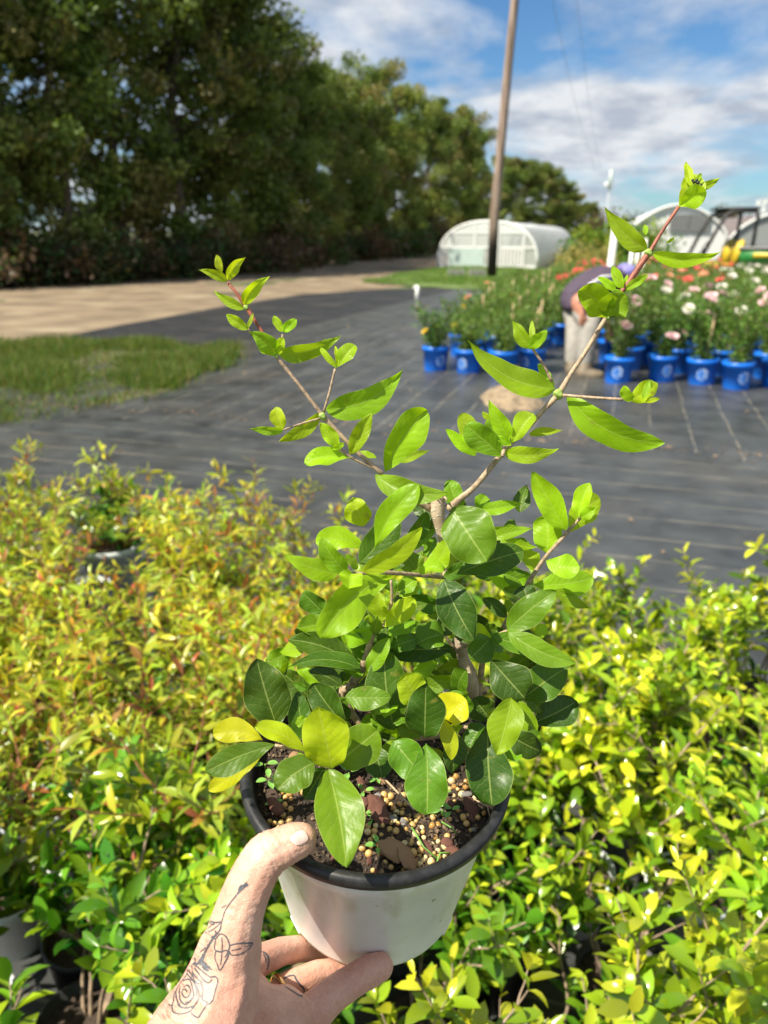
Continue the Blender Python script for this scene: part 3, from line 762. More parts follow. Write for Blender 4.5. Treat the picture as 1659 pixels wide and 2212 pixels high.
def rose_foliage(k, H):
    r_ = np.random.default_rng(300+k); q = random.Random(300+k); st = MB(); cs = []; tips = []
    for i in range(11):
        a = q.uniform(0, 6.28); sp = q.uniform(.08, .33); z0 = .25
        pts = [Vector((.02*math.cos(a), .02*math.sin(a), z0)), Vector((sp*.5*math.cos(a), sp*.5*math.sin(a), z0+H*.5)), Vector((sp*math.cos(a), sp*math.sin(a), z0+H*q.uniform(.75, 1.05)))]
        st.tube(pts, [.006, .005, .003], 5, False); tips.append(pts[2])
        for j in range(34):
            t = q.uniform(.05, 1); p = pts[0].lerp(pts[1], t*2) if t < .5 else pts[1].lerp(pts[2], t*2-1)
            for z in range(3): cs.append(tuple(p + Vector((q.gauss(0, .04), q.gauss(0, .04), q.gauss(0, .035)))))
    cs = np.array(cs); n = len(cs)
    global rng
    sv = rng; rng = r_; v, f = leaf_cards(cs, r_.uniform(.018, .032, n), 1.5); rng = sv
    base = np.array([(.08, .16, .03), (.13, .23, .035), (.19, .27, .05), (.20, .13, .06)]); ci = r_.choice(4, n, p=[.35, .35, .25, .05])
    me = np_mesh('foliage', v, f, rose_leaf, base[ci]*r_.uniform(.7, 1.3, (n, 1)))
    o = st.build('stems', simple('rose_stem%d' % k, (.10, .13, .04), .6)); sm = o.data; bpy.data.objects.remove(o)
    return me, sm, tips
RV = [rose_foliage(i, h) for i, h in enumerate((.34, .44, .58, .68))]
ORI = Vector((.70, 8.75, 0)); e1 = Vector((math.cos(R(18)), -math.sin(R(18)), 0)); e2 = Vector((math.sin(R(15)), math.cos(R(15)), 0))
cnt = 0
def col_word(i): return ords[min(i, 23)]
spots = [(0, i, Vector(G(u, v))) for i, (u, v) in enumerate(((940, 803), (1011, 809), (1083, 814), (1146, 808), (1332, 830), (1427, 826), (1513, 834), (1588, 842), (1672, 838)))]
for r_i in range(1, 21):
    cc_ = 0
    for c_i in range(22):
        p = ORI + e1*(c_i*.46) + e2*(.08+r_i*.52) + Vector((rnd.uniform(-.04, .04), rnd.uniform(-.04, .04), 0))
        if r_i % 2: p += e1*.2
        ux = 829.5 + F*p.x/(p.y*math.cos(PITCH)+1.5*math.sin(PITCH))
        if ux > 1740 or ux < 880: continue
        if r_i <= 2 and 1165 < ux < 1312: continue      # the worker stands in this gap
        if r_i == 3 and 1190 < ux < 1290: continue
        if r_i > 13 and r_i % 2: continue
        if p.y > 19.6: continue
        spots.append((r_i, cc_, p)); cc_ += 1
if 1:
    for r_i, c_i, p in spots:
        ux = 829.5 + F*p.x/(p.y*math.cos(PITCH)+1.5*math.sin(PITCH))
        left = ux < 1240 - r_i*2
        big = 0 if (left and r_i < 3) else (1 if left else 3)
        k = min(3, max(0, big + rnd.choice((-1, 0, 0)) )) if not (left and r_i < 3) else rnd.choice((0, 0, 1))
        root = empty('potted_rose', p, rnd.uniform(-.5, .5))
        ps = rnd.uniform(.94, 1.04)
        pz = obj('pot', pot_me, root); pz.rotation_euler = (rnd.uniform(-.03, .03), rnd.uniform(-.03, .03), rnd.uniform(0, 6))
        if r_i < 1 and rnd.random() < .8: lo_ = obj('pot_label', lab_me, pz); lo_.rotation_euler = (0, 0, rnd.uniform(-.7, .7) - math.atan2(p.x, p.y) - pz.rotation_euler[2] - root.rotation_euler[2])
        obj('soil', soil_me, root)
        fme, sme, tips = RV[k]
        fo = obj('foliage', fme, root); fo.rotation_euler = (0, 0, rnd.uniform(0, 6.28)); so = obj('stems', sme, root); so.rotation_euler = fo.rotation_euler
        if rnd.random() < .45: obj('stake', stake_me, root).rotation_euler = (rnd.uniform(-.05, .05), rnd.uniform(-.05, .05), 0)
        # colour by block
        if left: kind = rnd.choice(['yellow']) if (r_i < 4 and c_i in (0, 1, 2, 3)) else rnd.choice(['peach', 'red', 'peach'])
        elif r_i < 5: kind = 'pink' if rnd.random() < .7 else 'white'
        elif ux > 1560: kind = 'white' if rnd.random() < .85 else 'pink'
        else: kind = rnd.choice(['coral', 'peach', 'peach', 'coral', 'peach'])
        nb = (rnd.choice((0, 0, 0, 1)) if (left and r_i > 3) else rnd.choice((0, 1, 1))) if left else rnd.choice((1, 2, 3, 3)) if r_i < 6 else rnd.choice((2, 3, 3, 4))
        sc = {'yellow': .75, 'red': .7, 'coral': 1.0, 'peach': .95, 'pink': 1.2, 'white': 1.15}[kind]*(1.0 if r_i > 4 else 1.05)
        for t in rnd.sample(tips, nb):
            bl = obj('bloom', blooms[kind], root); tt = Matrix.Rotation(fo.rotation_euler[2], 3, 'Z') @ t
            hf = rnd.choice((1, 1, .8, .6, .5)); bl.location = Vector((tt.x*1.15*(.5+.5*hf), tt.y*1.15*(.5+.5*hf) - .05*(hf < 1), .25+(tt.z-.25)*hf+.01)); bl.scale = (sc*.98,)*3; bl.rotation_euler = (rnd.uniform(.1, .9), rnd.uniform(-.4, .4), rnd.uniform(-1, 1))
        where = f'{col_word(r_i)} row back, {col_word(c_i)} from the left' if r_i else f'front row, {col_word(c_i)} from the left'
        bn = f'{nb} {kind} bloom' + ('s' if nb != 1 else '') if nb else 'no open bloom'
        tag(root, f'rose in blue pot, {bn}, {where}', 'potted rose', 'roses in blue pots')
        cnt += 1
print('roses', cnt)

# ================================================================ spheres -> one continuous surface
def sph_mesh(chains, voxel, smooth=6, step=None, name='body'):
    """chains: list of lists of (point, radius); dense spheres joined by voxel remesh"""
    bmu = bmesh.new(); bmesh.ops.create_icosphere(bmu, subdivisions=2, radius=1)
    sv = np.array([v.co[:] for v in bmu.verts]); sf = np.array([[v.index for v in f.verts] for f in bmu.faces]); bmu.free()
    VV = []; FF = []; b = 0
    for ch in chains:
        pts = [Vector(p) for p, r in ch]; rs = [r if hasattr(r, '__len__') else (r, r, r) for p, r in ch]
        n = len(pts)
        for i in range(max(1, n-1)):
            if n == 1: seq = [(pts[0], rs[0])]
            else:
                p0 = pts[max(0, i-1)]; p1 = pts[i]; p2 = pts[i+1]; p3 = pts[min(n-1, i+2)]
                ln = (p2-p1).length; m = max(2, int(ln/(step or voxel*1.5)))
                seq = []
                for j in range(m+1):
                    t = j/m
                    q = 0.5*((2*p1)+(p2-p0)*t+(2*p0-5*p1+4*p2-p3)*t*t+(3*p1-p0-3*p2+p3)*t**3)
                    seq.append((q, tuple(rs[i][k]*(1-t)+rs[i+1][k]*t for k in range(3))))
            for q, r in seq:
                VV.append(sv*np.array(r)+np.array(q[:])); FF.append(sf+b); b += len(sv)
    me = np_mesh('tmp', np.concatenate(VV), np.concatenate(FF), bark_m)
    o = bpy.data.objects.new('tmp', me); C.objects.link(o)
    rm = o.modifiers.new('r', 'REMESH'); rm.mode = 'VOXEL'; rm.voxel_size = voxel; rm.use_smooth_shade = True
    s = o.modifiers.new('s', 'SMOOTH'); s.factor = .5; s.iterations = smooth
    dg = bpy.context.evaluated_depsgraph_get(); ev = o.evaluated_get(dg)
    res = bpy.data.meshes.new_from_object(ev, depsgraph=dg)
    bpy.data.objects.remove(o); bpy.data.meshes.remove(me)
    res.name = name; res.materials.clear()
    return res

# ================================================================ the worker bending over the roses
D0 = 8.42
def W_(u, v, d=0): return P(u, v, D0+d)
hip = W_(1240, 652); sho = W_(1326, 604, -.02); head = W_(1358, 592, -.05)
skin_far = simple('worker_skin', (.45, .2, .13), .5, .08, 30)
def gz(u, v, d, z):
    p = W_(u, v, d); p.z = z; return p
legL = [(W_(1238, 655, .06), .125), (W_(1246, 705, .02), .11), (W_(1242, 745, .02), .092), (W_(1238, 785, .06), .075), (gz(1236, 800, .04, .09), .05)]
legR = [(W_(1256, 655, -.16), .12), (W_(1274, 700, -.22), .105), (W_(1268, 745, -.2), .085), (W_(1264, 785, -.14), .072), (gz(1262, 800, -.16, .09), .05)]
foot = lambda u, d: [(gz(u, 805, d, .06), .05), (gz(u+22, 812, d-.02, .045), .042), (gz(u+34, 812, d-.02, .04), .034)]
torso = [(hip + Vector((0, 0, .04)), (.14, .17, .14)), (W_(1260, 624), (.15, .18, .14)), (W_(1295, 606), (.15, .19, .145)), (sho, (.12, .18, .12)), (W_(1340, 598), .07), (W_(1350, 594, -.03), .055)]
headc = [(W_(1354, 590, -.04), (.085, .075, .10)), (W_(1360, 596, -.05), (.08, .07, .10)), (W_(1369, 603, -.06), (.045, .05, .05))]
armN = [(W_(1322, 604, -.24), .060), (W_(1292, 606, -.32), .052), (W_(1267, 622, -.36), .046), (W_(1261, 650, -.35), .038), (W_(1257, 672, -.33), .028)]
armF = [(W_(1322, 618, .0), .07), (W_(1312, 650, -.04), .058), (W_(1306, 682, -.06), .045), (W_(1310, 706, -.05), .028)]
def hand_ch(c, s=1):
    out = [[(c, .032), (c + Vector((.005, -.01, -.045)), (.034, .024, .035))]]
    for k in range(4):
        b = c + Vector((-.03+.02*k, -.012, -.065)); out.append([(b, .0115), (b+Vector((.002, -.005, -.035)), .0105), (b+Vector((.006, .008, -.062)), .009)])
    out.append([(c + Vector((.03*s, -.01, -.02)), .013), (c+Vector((.055*s, -.02, -.045)), .011), (c+Vector((.06*s, -.018, -.07)), .009)])
    return out
chains = [torso, headc, armN, armF, legL, legR, foot(1234, .04), foot(1260, -.16)] + hand_ch(W_(1257, 678, -.33)) + hand_ch(W_(1312, 712, -.05))
body_me = sph_mesh(chains, .014, 4, .02, 'person'); body_me.materials.append(skin_far)
worker = obj('person', body_me)
tag(worker, 'worker in a dark plum long-sleeved top and grey trousers bending over the roses', 'person')
def grow(ch, g): return [[(p, tuple(x+g for x in (r if hasattr(r, '__len__') else (r, r, r)))) for p, r in c] for c in ch]
plum = simple('plum_cloth', (.065, .045, .075), .8, .2, 25, bmp=.4)
grey_cloth = simple('grey_trouser_cloth', (.34, .32, .29), .85, .15, 18, bmp=.5, bdist=.01)
belly = [(W_(1262, 645, .0), (.12, .15, .10)), (W_(1288, 650, .0), (.12, .15, .12)), (W_(1298, 668, .0), (.09, .12, .09))]
me = sph_mesh(grow([[(W_(1236, 660, -.03), (.10, .16, .06))] + torso[:-1], belly, armN[:-1], armF[:-1]], .014), .014, 3, .02, 'shirt'); me.materials.append(plum); obj('shirt', me, worker)
me = sph_mesh(grow([[(W_(1241, 676, .06), .11)] + legL[1:4], [(W_(1260, 674, -.14), .105)] + legR[1:4]], .018), .014, 3, .02, 'trousers'); me.materials.append(grey_cloth); obj('trousers', me, worker)
for lg, ft in ((legL, foot(1234, .04)), (legR, foot(1260, -.16))):
    me = sph_mesh(grow([lg[3:], ft], .022), .012, 2, .02, 'boot'); me.materials.append(simple('rubber_boot', (.2, .16, .11), .6, .2, 10)); obj('boot', me, worker)
me = sph_mesh([[(W_(1351, 582, -.03), (.095, .09, .07)), (W_(1358, 588, -.05), (.095, .088, .085))]], .01, 3, .02, 'cap')
mcap, ntc, bc = mat('floral_cloth'); vr = N(ntc, 'ShaderNodeTexVoronoi'); vr.inputs['Scale'].default_value = 45
rc = N(ntc, 'ShaderNodeValToRGB'); rc.color_ramp.elements[0].color = (.6, .6, .8, 1); rc.color_ramp.elements[1].color = (.16, .14, .42, 1); rc.color_ramp.elements[1].position = .5
tcc = N(ntc, 'ShaderNodeTexCoord'); ntc.links.new(tcc.outputs['Object'], vr.inputs[0]); ntc.links.new(vr.outputs[0], rc.inputs[0]); ntc.links.new(rc.outputs[0], bc.inputs['Base Color']); bc.inputs['Roughness'].default_value = .8
me.materials.append(mcap); obj('head_scarf', me, worker)
strm = simple('white_stripe_cloth', (.8, .78, .8), .7)
for off in (-.026, .026):
    pts = []
    for (p, r) in armN[:-1]: pts.append(p + Vector((off*.6, -r-.030, off + .014)))
    me_ = MB(); me_.tube(pts, .017, 6); me_.build('sleeve_stripe', strm, worker)
# ================================================================ POTTED SHRUBS UNDER THE HAND
TRI = []
def _st(i): return 1+3*i
TRI += [(0, _st(0), _st(0)+1), (0, _st(0)+1, _st(0)+2)]
for i in range(2):
    a, b = _st(i), _st(i+1)
    TRI += [(a, b, b+1), (a, b+1, a+1), (a+1, b+1, b+2), (a+1, b+2, a+2)]
a = _st(2); TRI += [(a, 10, a+1), (a+1, 10, a+2)]
TRI = np.array(TRI)
def leaf_cloud(base, axis, nrm, length, width, curl, fold, prof):
    n = len(base); axis = axis/np.linalg.norm(axis, axis=1, keepdims=True)
    nrm = nrm - axis*np.sum(axis*nrm, axis=1, keepdims=True); nrm /= np.linalg.norm(nrm, axis=1, keepdims=True)+1e-9
    side = np.cross(axis, nrm)
    V = np.empty((n, 11, 3)); l = length[:, None]; w = width[:, None]; cu = curl[:, None]; fo = fold[:, None]
    def pt(t, s, ww):
        return base + axis*l*(t - .25*cu*cu*t*t) - nrm*l*cu*t*t*.6 + side*w*s*ww*.5*np.cos(fo) + nrm*w*abs(s)*ww*.5*np.sin(fo)
    V[:, 0] = pt(0, 0, 0)
    for i, t in enumerate((.28, .55, .8)):
        for j, s in enumerate((-1, 0, 1)): V[:, 1+3*i+j] = pt(t, s, prof[i])
    V[:, 10] = pt(1, 0, 0)
    F_ = (np.arange(n)[:, None, None]*11 + TRI[None]).reshape(-1, 3)
    return V.reshape(-1, 3), F_, 12
def palette_pick(r_, pal, w, n): return np.array(pal)[r_.choice(len(pal), n, p=np.array(w)/sum(w))]
leafA = attr_leaf('narrow_leaf', .30, .36, .55, .18)
leafB = attr_leaf('glossy_leaf', .22, .30, .6, .2)
twig_m = simple('twig', (.30, .22, .15), .8, .35, 60, bmp=.4, bdist=.002)
twig_red = simple('red_twig', (.32, .13, .07), .6, .35, 60)
def shrub_mesh(k, kind, H, spread, nst, arch=0.0, tmin=None):
    q = random.Random(500+k); r_ = np.random.default_rng(500+k)
    st = MB(); B = []; A = []; Nn = []; age = []; Ls = []
    def twig(p0, d0, ln, r0, level, droop):
        steps = max(4, int(ln/.023)); p = Vector(p0); d = Vector(d0).normalized(); pts = [p.copy()]; ph = q.uniform(0, 6.28)
        for i in range(steps):
            d = (d + Vector((q.gauss(0, .10), q.gauss(0, .10), q.gauss(0, .07) - droop*.06 + .03*(level == 0)))).normalized()
            p = p + d*(ln/steps); pts.append(p.copy())
            t = (i+1)/steps
            if (level > 0 or t > (tmin if tmin is not None else (.25 if kind == 'A' else .38))):
                ax0 = d.orthogonal().normalized(); ax = Matrix.Rotation(ph + i*math.pi/2 + q.uniform(-.4, .4), 3, d) @ ax0
                for sgn in (-1, 1):
                    if q.random() < .2: continue
                    a = (ax*sgn + d*q.uniform(.5, 1.3) + Vector((0, 0, .15))).normalized()
                    B.append(p[:]); A.append(a[:]); nn = (d*1.0 - a*.3 + Vector((q.gauss(0, .25), q.gauss(0, .25), .6))); Nn.append(nn[:]); age.append(t if level > 0 else t*.9); Ls.append(1-.45*max(0, t-.7)/.3)
            if level < 2 and t > (.2 if kind == 'A' else .33) and q.random() < (.42 if level == 0 else .16):
                sd = Matrix.Rotation(q.uniform(0, 6.28), 3, d) @ d.orthogonal().normalized()
                twig(p, sd*.9 + d*.8 + Vector((0, 0, .3)), ln*q.uniform(.25, .5), r0*.6, level+1, droop)
        if level == 0 or ln > .05: st.tube(pts, [max(.0009, r0*(1-.75*i/len(pts))) for i in range(len(pts))], 5, False)
    for s in range(nst):
        a = q.uniform(0, 6.28); sp = q.uniform(.1, spread)
        twig((.02*math.cos(a), .02*math.sin(a), .14), (sp*math.cos(a), sp*math.sin(a), 1), (H-.14)*q.uniform(.72, 1.2), .0042 if kind == 'A' else .0044, 0, arch)
    B = np.array(B); A = np.array(A); Nn = np.array(Nn); age = np.array(age); Ls = np.array(Ls); n = len(B)
    if kind == 'A':
        ln = r_.uniform(.038, .064, n)*Ls; w = ln*r_.uniform(.22, .33, n); prof = (.85, 1.0, .62)
        old = palette_pick(r_, [(.09, .24, .018), (.26, .40, .022), (.03, .11, .012), (.44, .48, .03)], [4, 3, 4, 2], n)
        new = palette_pick(r_, [(.66, .60, .05), (.62, .30, .05), (.50, .12, .06), (.44, .54, .05)], [5, .9, .9, 7], n)
        m = leafA; tm = twig_red
    else:
        ln = r_.uniform(.038, .062, n)*Ls; w = ln*r_.uniform(.38, .50, n); prof = (.8, 1.0, .75)
        old = palette_pick(r_, [(.035, .12, .010), (.09, .22, .012), (.22, .38, .02)], [5, 4, 2.5], n)
        new = palette_pick(r_, [(.46, .56, .02), (.60, .61, .03), (.64, .58, .03), (.33, .49, .02)], [4, 4, 1, 3], n)
        m = leafB; tm = twig_m
    if kind == 'D':   # deeper green, lower-left
        old = palette_pick(r_, [(.022, .085, .008), (.04, .13, .010), (.08, .20, .012)], [4, 4, 2], n); ln *= 1.15; w *= 1.15
        new = palette_pick(r_, [(.18, .34, .02), (.36, .46, .02), (.09, .24, .015)], [4, 4, 2], n)
    hz_ = np.clip((B[:, 2]-.2)/(H-.2), 0, 1)
    mixf = np.clip(age*.7+hz_*.8 + r_.normal(size=n)*.22 - (.38 if kind == 'A' else .46), 0, 1)[:, None]
    col = (old*(1-mixf)+new*mixf)*r_.uniform(.7, 1.25, (n, 1))
    v, f, per = leaf_cloud(B, A, Nn, ln, w, r_.uniform(-.2, 1.0, n), r_.uniform(.15, .7, n), prof)
    me = np_mesh('foliage', v, f, m, np.repeat(col, per, axis=0))
    o = st.build('branches', tm); sm = o.data; bpy.data.objects.remove(o)
    return me, sm
SH = {'A': [shrub_mesh(i, 'A', .40+.06*(i % 4), .85, 7) for i in range(4)],
      'B': [shrub_mesh(10+i, 'B', .40+.045*(i % 4), .85, 6) for i in range(5)],
      'D': [shrub_mesh(20+i, 'D', .38+.05*(i % 3), .9, 6) for i in range(3)]}
def nursery_pot(m, r1=.085, h=.17, name='pot'):
    mb = MB(); r0 = r1*.78
    mb.lathe([(0, .003), (r0, 0), (r1-.004, h-.02), (r1, h-.02), (r1+.002, h), (r1-.004, h+.001), (r1-.007, h-.03), (.01, h-.028)], 36)
    o = mb.build(name, m); me = o.data; bpy.data.objects.remove(o); return me
white_pot = simple('white_pot_plastic', (.62, .66, .68), .4, .08, 10)
grey_pot = simple('pale_blue_grey_pot', (.66, .72, .74), .45, .08, 10)
black_pot = simple('black_pot_plastic', (.02, .02, .022), .45, .2, 10)
pots = [nursery_pot(white_pot), nursery_pot(grey_pot), nursery_pot(black_pot)]
mb = MB(); mb.lathe([(0, .15), (.05, .152), (.078, .148)], 20); t_ = mb.build('soil', soil_m); nsoil = t_.data; bpy.data.objects.remove(t_)
S1 = Vector((math.cos(R(17)), -math.sin(R(17)), 0)); S2 = Vector((math.sin(R(17)), math.cos(R(17)), 0))
O0 = Vector((0.0, 2.36, 0)); cnt = 0
kindn = {'A': 'narrow-leaved coral-tipped shrub', 'B': 'yellow-green oval-leaved shrub', 'D': 'deep green glossy shrub'}
for j in range(11):
    row = []
    for i in range(-9, 10):
        p = O0 + S1*(i*.235 + (.11 if j % 2 else 0)) - S2*(j*.215) + Vector((rnd.uniform(-.03, .03), rnd.uniform(-.03, .03), 0))
        if p.y < .42: continue
        dep = p.y*math.cos(PITCH) + 1.1*math.sin(PITCH)
        ux = 829.5 + F*p.x/dep
        if ux < -230 or ux > 1890: continue
        row.append((p, ux))
    row.sort(key=lambda t: t[0].x)
    for n_, (p, ux) in enumerate(row):
        boundary = -.02
        if p.y > 1.25: kind = 'A' if p.x < boundary + .05*math.sin(j*3) else 'B'
        else: kind = ('D' if rnd.random() < .62 else 'B') if p.x < .12 else 'B'
        if kind == 'A' and j <= 2 and -1.22 < p.x < -.70: continue
        root = empty('potted_shrub', p, rnd.uniform(0, 6.28))
        fme, sme = rnd.choice(SH[kind]); obj('foliage', fme, root); obj('branches', sme, root)
        obj('pot', pots[rnd.choice((0, 1, 2, 2))], root); obj('soil', nsoil, root)
        s = rnd.uniform(.92, 1.1); 
        if j == 0 and kind == 'B': s *= .95
        root.scale = (s, s, s*rnd.uniform(.9, 1.05))
        tag(root, f'{kindn[kind]}, {ords[j]} row from the back, {ords[n_]} from left', 'potted shrub', 'potted shrubs packed on the ground cloth')
        cnt += 1
print('shrubs', cnt)
# tall arching plant in a pale pot at the back left
def arching(name, loc, potm, label, seed, s=1.0):
    fme, sme = shrub_mesh(seed, 'A', .40, 1.3, 12, 1.6, .05)
    root = empty(name, loc, 0); obj('foliage', fme, root); obj('branches', sme, root)
    f2 = obj('foliage', SH['D'][0][0], root); f2.scale = (.8, .8, .62); f2.location = (0, 0, .05)
    obj('pot', potm, root); obj('soil', nsoil, root); root.scale = (s, s, s); return tag(root, label, 'potted plant')
big_grey = nursery_pot(grey_pot, .095, .17)
p = G(238, 1165, .25); arching('arching_plant', (p.x, p.y, 0), big_grey, 'arching long-branched plant in a pale grey pot at the back left', 41, 1.38)
p = G(192, 1262, .17); root = empty('empty_pot', (p.x, p.y, 0)); obj('pot', pots[1], root); obj('soil', nsoil, root); tag(root, 'pale grey pot with nothing but soil, just in front of the arching plant', 'plant pot')
# a few pruned stubs poking up on the right
stub = [G(1370, 1380, .40), G(1480, 1400, .42), G(1600, 1300, .45), G(400, 2010, .30), G(1270, 2080, .33)]
# ================================================================ THE HELD PLANT
def Z(ox, oy, sc):
    return lambda x, y: ((ox + x*sc/1659)/1.82278, (oy + y*sc/1659)/1.82278)
ZT = Z(750, 900, 1000); ZR = Z(1700, 600, 1200); ZA = Z(1050, 1850, 800); ZB = Z(1650, 1850, 800); ZC = Z(750, 2500, 800); ZD = Z(1450, 2500, 900); ZH = Z(600, 3100, 1100)
ZK = {'T': (ZT, 1000/1659/1.82278), 'R': (ZR, 1200/1659/1.82278), 'A': (ZA, 800/1659/1.82278), 'B': (ZB, 800/1659/1.82278), 'C': (ZC, 800/1659/1.82278), 'D': (ZD, 900/1659/1.82278)}

# ---- pot
DC = .475                      # depth of the rim centre
RIM = .082
RC = P(812, 1645, DC)
TILT = R(9.0)                   # the pot leans towards the camera
AX = Vector((0.03, -math.sin(TILT), math.cos(TILT))).normalized()
qz = AX.to_track_quat('Z', 'Y')
TP = Matrix.Translation(RC) @ qz.to_matrix().to_4x4()
plant = empty('potted_plant'); plant.matrix_world = TP
TPI = TP.inverted()
def local(o): o.matrix_parent_inverse = TPI   # shape given in world coordinates
HP = .119; RB = .0585
potw, nt_, b_ = mat('white_pot_wall')
r, nz, tc = noise_col(nt_, (.78, .775, .755), (.88, .88, .865), 30, 6, .3, .62)
sm_ = N(nt_, 'ShaderNodeTexNoise'); sm_.inputs['Scale'].default_value = 160; sm_.inputs['Detail'].default_value = 3; nt_.links.new(tc.outputs['Object'], sm_.inputs[0])
sr_ = N(nt_, 'ShaderNodeValToRGB'); sr_.color_ramp.elements[0].position = .70; sr_.color_ramp.elements[1].position = .76; nt_.links.new(sm_.outputs['Fac'], sr_.inputs[0])
mx = N(nt_, 'ShaderNodeMix', data_type='RGBA'); nt_.links.new(sr_.outputs[0], mx.inputs[0]); nt_.links.new(r.outputs[0], mx.inputs[6]); mx.inputs[7].default_value = (.30, .27, .2, 1)
mpst = N(nt_, 'ShaderNodeMapping'); mpst.inputs['Scale'].default_value = (1, 1, .22); nt_.links.new(tc.outputs['Object'], mpst.inputs[0])
stn = N(nt_, 'ShaderNodeTexNoise'); stn.inputs['Scale'].default_value = 75; stn.inputs['Detail'].default_value = 6; nt_.links.new(mpst.outputs[0], stn.inputs[0])
strp = N(nt_, 'ShaderNodeValToRGB'); strp.color_ramp.elements[0].position = .54; strp.color_ramp.elements[0].color = (1, 1, 1, 1); strp.color_ramp.elements[1].position = .74; strp.color_ramp.elements[1].color = (.74, .70, .58, 1); nt_.links.new(stn.outputs['Fac'], strp.inputs[0])
mst = N(nt_, 'ShaderNodeMix', data_type='RGBA', blend_type='MULTIPLY'); mst.inputs[0].default_value = 1; nt_.links.new(mx.outputs[2], mst.inputs[6]); nt_.links.new(strp.outputs[0], mst.inputs[7])
nt_.links.new(mst.outputs[2], b_.inputs['Base Color']); b_.inputs['Roughness'].default_value = .32; b_.inputs['Subsurface Weight'].default_value = .25; b_.inputs['Subsurface Radius'].default_value = (.004, .004, .004)
rimm = simple('black_rim', (.020, .020, .021), .40, .5, 120, bmp=.35, bdist=.0006)
def prof_r(z): return RB + (RIM-.004-RB)*(1+z/HP)
mb = MB()
mb.lathe([(0, -HP+.004), (RB-.006, -HP+.004), (RB-.004, -HP), (RB, -HP+.001), (RB+.0006, -HP+.004), (prof_r(-.028), -.028), (prof_r(-.026)+.0016, -.026), (RIM-.0012, -.010), (RIM-.0008, -.0062)], 128)
pot = mb.build('pot', potw, plant)
mb = MB()
mb.lathe([(prof_r(-HP)-.004, -HP+.006), (RIM-.0065, -.006), (RIM-.0055, -.0005), (RIM-.003, .0012), (RIM, .0008), (RIM+.0012, -.002), (RIM+.0008, -.0064), (RIM-.001, -.0068)], 128)
mb.build('rim', rimm, pot)
mb = MB()
for k in range(6):
    a = k*math.pi/3+.35; T = Matrix.Rotation(a, 4, 'Z') @ Matrix.Translation((RB-.006, 0, -HP-.001)); rbox(mb, (0, 0, 0), (.012, .016, .006), .0015, T)
mb.build('pot_foot', potw, pot)

# ---- potting mix
soil_top = -.012
dirt_m, nt_, b_ = mat('potting_mix')
r, nz, tc = noise_col(nt_, (.012, .009, .007), (.075, .045, .03), 140, 8, .35, .7)
nt_.links.new(r.outputs[0], b_.inputs['Base Color']); b_.inputs['Roughness'].default_value = .8; bump(nt_, b_, nz.outputs['Fac'], 1.0, .004)
def soil_h(x, y): return soil_top + .0045*noise.fractal(Vector((x*45, y*45, 2.2)), 1, 2, 4) - .004*((x*x+y*y)/.0064)**2
mb = MB(); nr_, ns_ = 46, 110; vs = [(0, 0, soil_h(0, 0))]; fs = []
for i in range(1, nr_+1):
    for k in range(ns_):
        r0 = (RIM-.0078)*i/nr_; a = 2*math.pi*k/ns_; x, y = r0*math.cos(a), r0*math.sin(a); vs.append((x, y, soil_h(x, y)))
for k in range(ns_): fs.append((0, 1+k, 1+(k+1) % ns_))
for i in range(nr_-1):
    for k in range(ns_):
        a = 1+i*ns_+k; b = 1+i*ns_+(k+1) % ns_; fs.append((a, b, b+ns_, a+ns_))
mb.add(vs, fs); mb.build('potting_mix', dirt_m, plant)
def soil_pt(u, v):
    """local point on the soil under a photo pixel"""
    o = TPI @ CAM; t = TPI @ P(u, v, 1.0); d = (t-o).normalized(); k = (soil_top-o.z)/d.z; h = o + d*k
    return h.x, h.y
chip_m = [simple('bark_chip_dark', (.045, .028, .02), .8, .5, 150, bmp=.6, bdist=.001), simple('bark_chip_red', (.16, .065, .045), .8, .4, 150, bmp=.6, bdist=.001), simple('bark_chip_tan', (.36, .21, .11), .75, .4, 120, bmp=.6, bdist=.001), simple('grey_pumice', (.28, .26, .24), .9, .4, 200, bmp=.6, bdist=.001)]
def chip_mesh(m, seed):
    bm = bmesh.new(); bmesh.ops.create_icosphere(bm, subdivisions=2, radius=1); q = random.Random(seed); s = Vector((q.random()*9, q.random()*9, q.random()*9))
    ax_ = [q.uniform(.7, 1.3), q.uniform(.45, .8), q.uniform(.25, .5)]
    for v in bm.verts:
        c = v.co.copy(); f_ = 1+.28*noise.noise(c*1.1+s)+.16*noise.noise(c*3+s); v.co = Vector((c.x*ax_[0]*f_, c.y*ax_[1]*f_, c.z*ax_[2]*f_))
    me = bpy.data.meshes.new('bark_chip'); bm.to_mesh(me); bm.free(); me.materials.append(m); return me
chips = [chip_mesh(chip_m[[0, 0, 1, 2, 3, 1][i % 6]], i) for i in range(12)]
for i in range(96):
    rr_ = (RIM-.012)*math.sqrt(rnd.random()); a = rnd.uniform(0, 6.28); x, y = rr_*math.cos(a), rr_*math.sin(a)
    o = obj('bark_chip', rnd.choice(chips), plant); s = rnd.uniform(.002, .0055)
    o.location = (x, y, soil_h(x, y)+s*.25); o.scale = (s, s, s); o.rotation_euler = (rnd.uniform(-.6, .6), rnd.uniform(-.6, .6), rnd.uniform(0, 6.28))
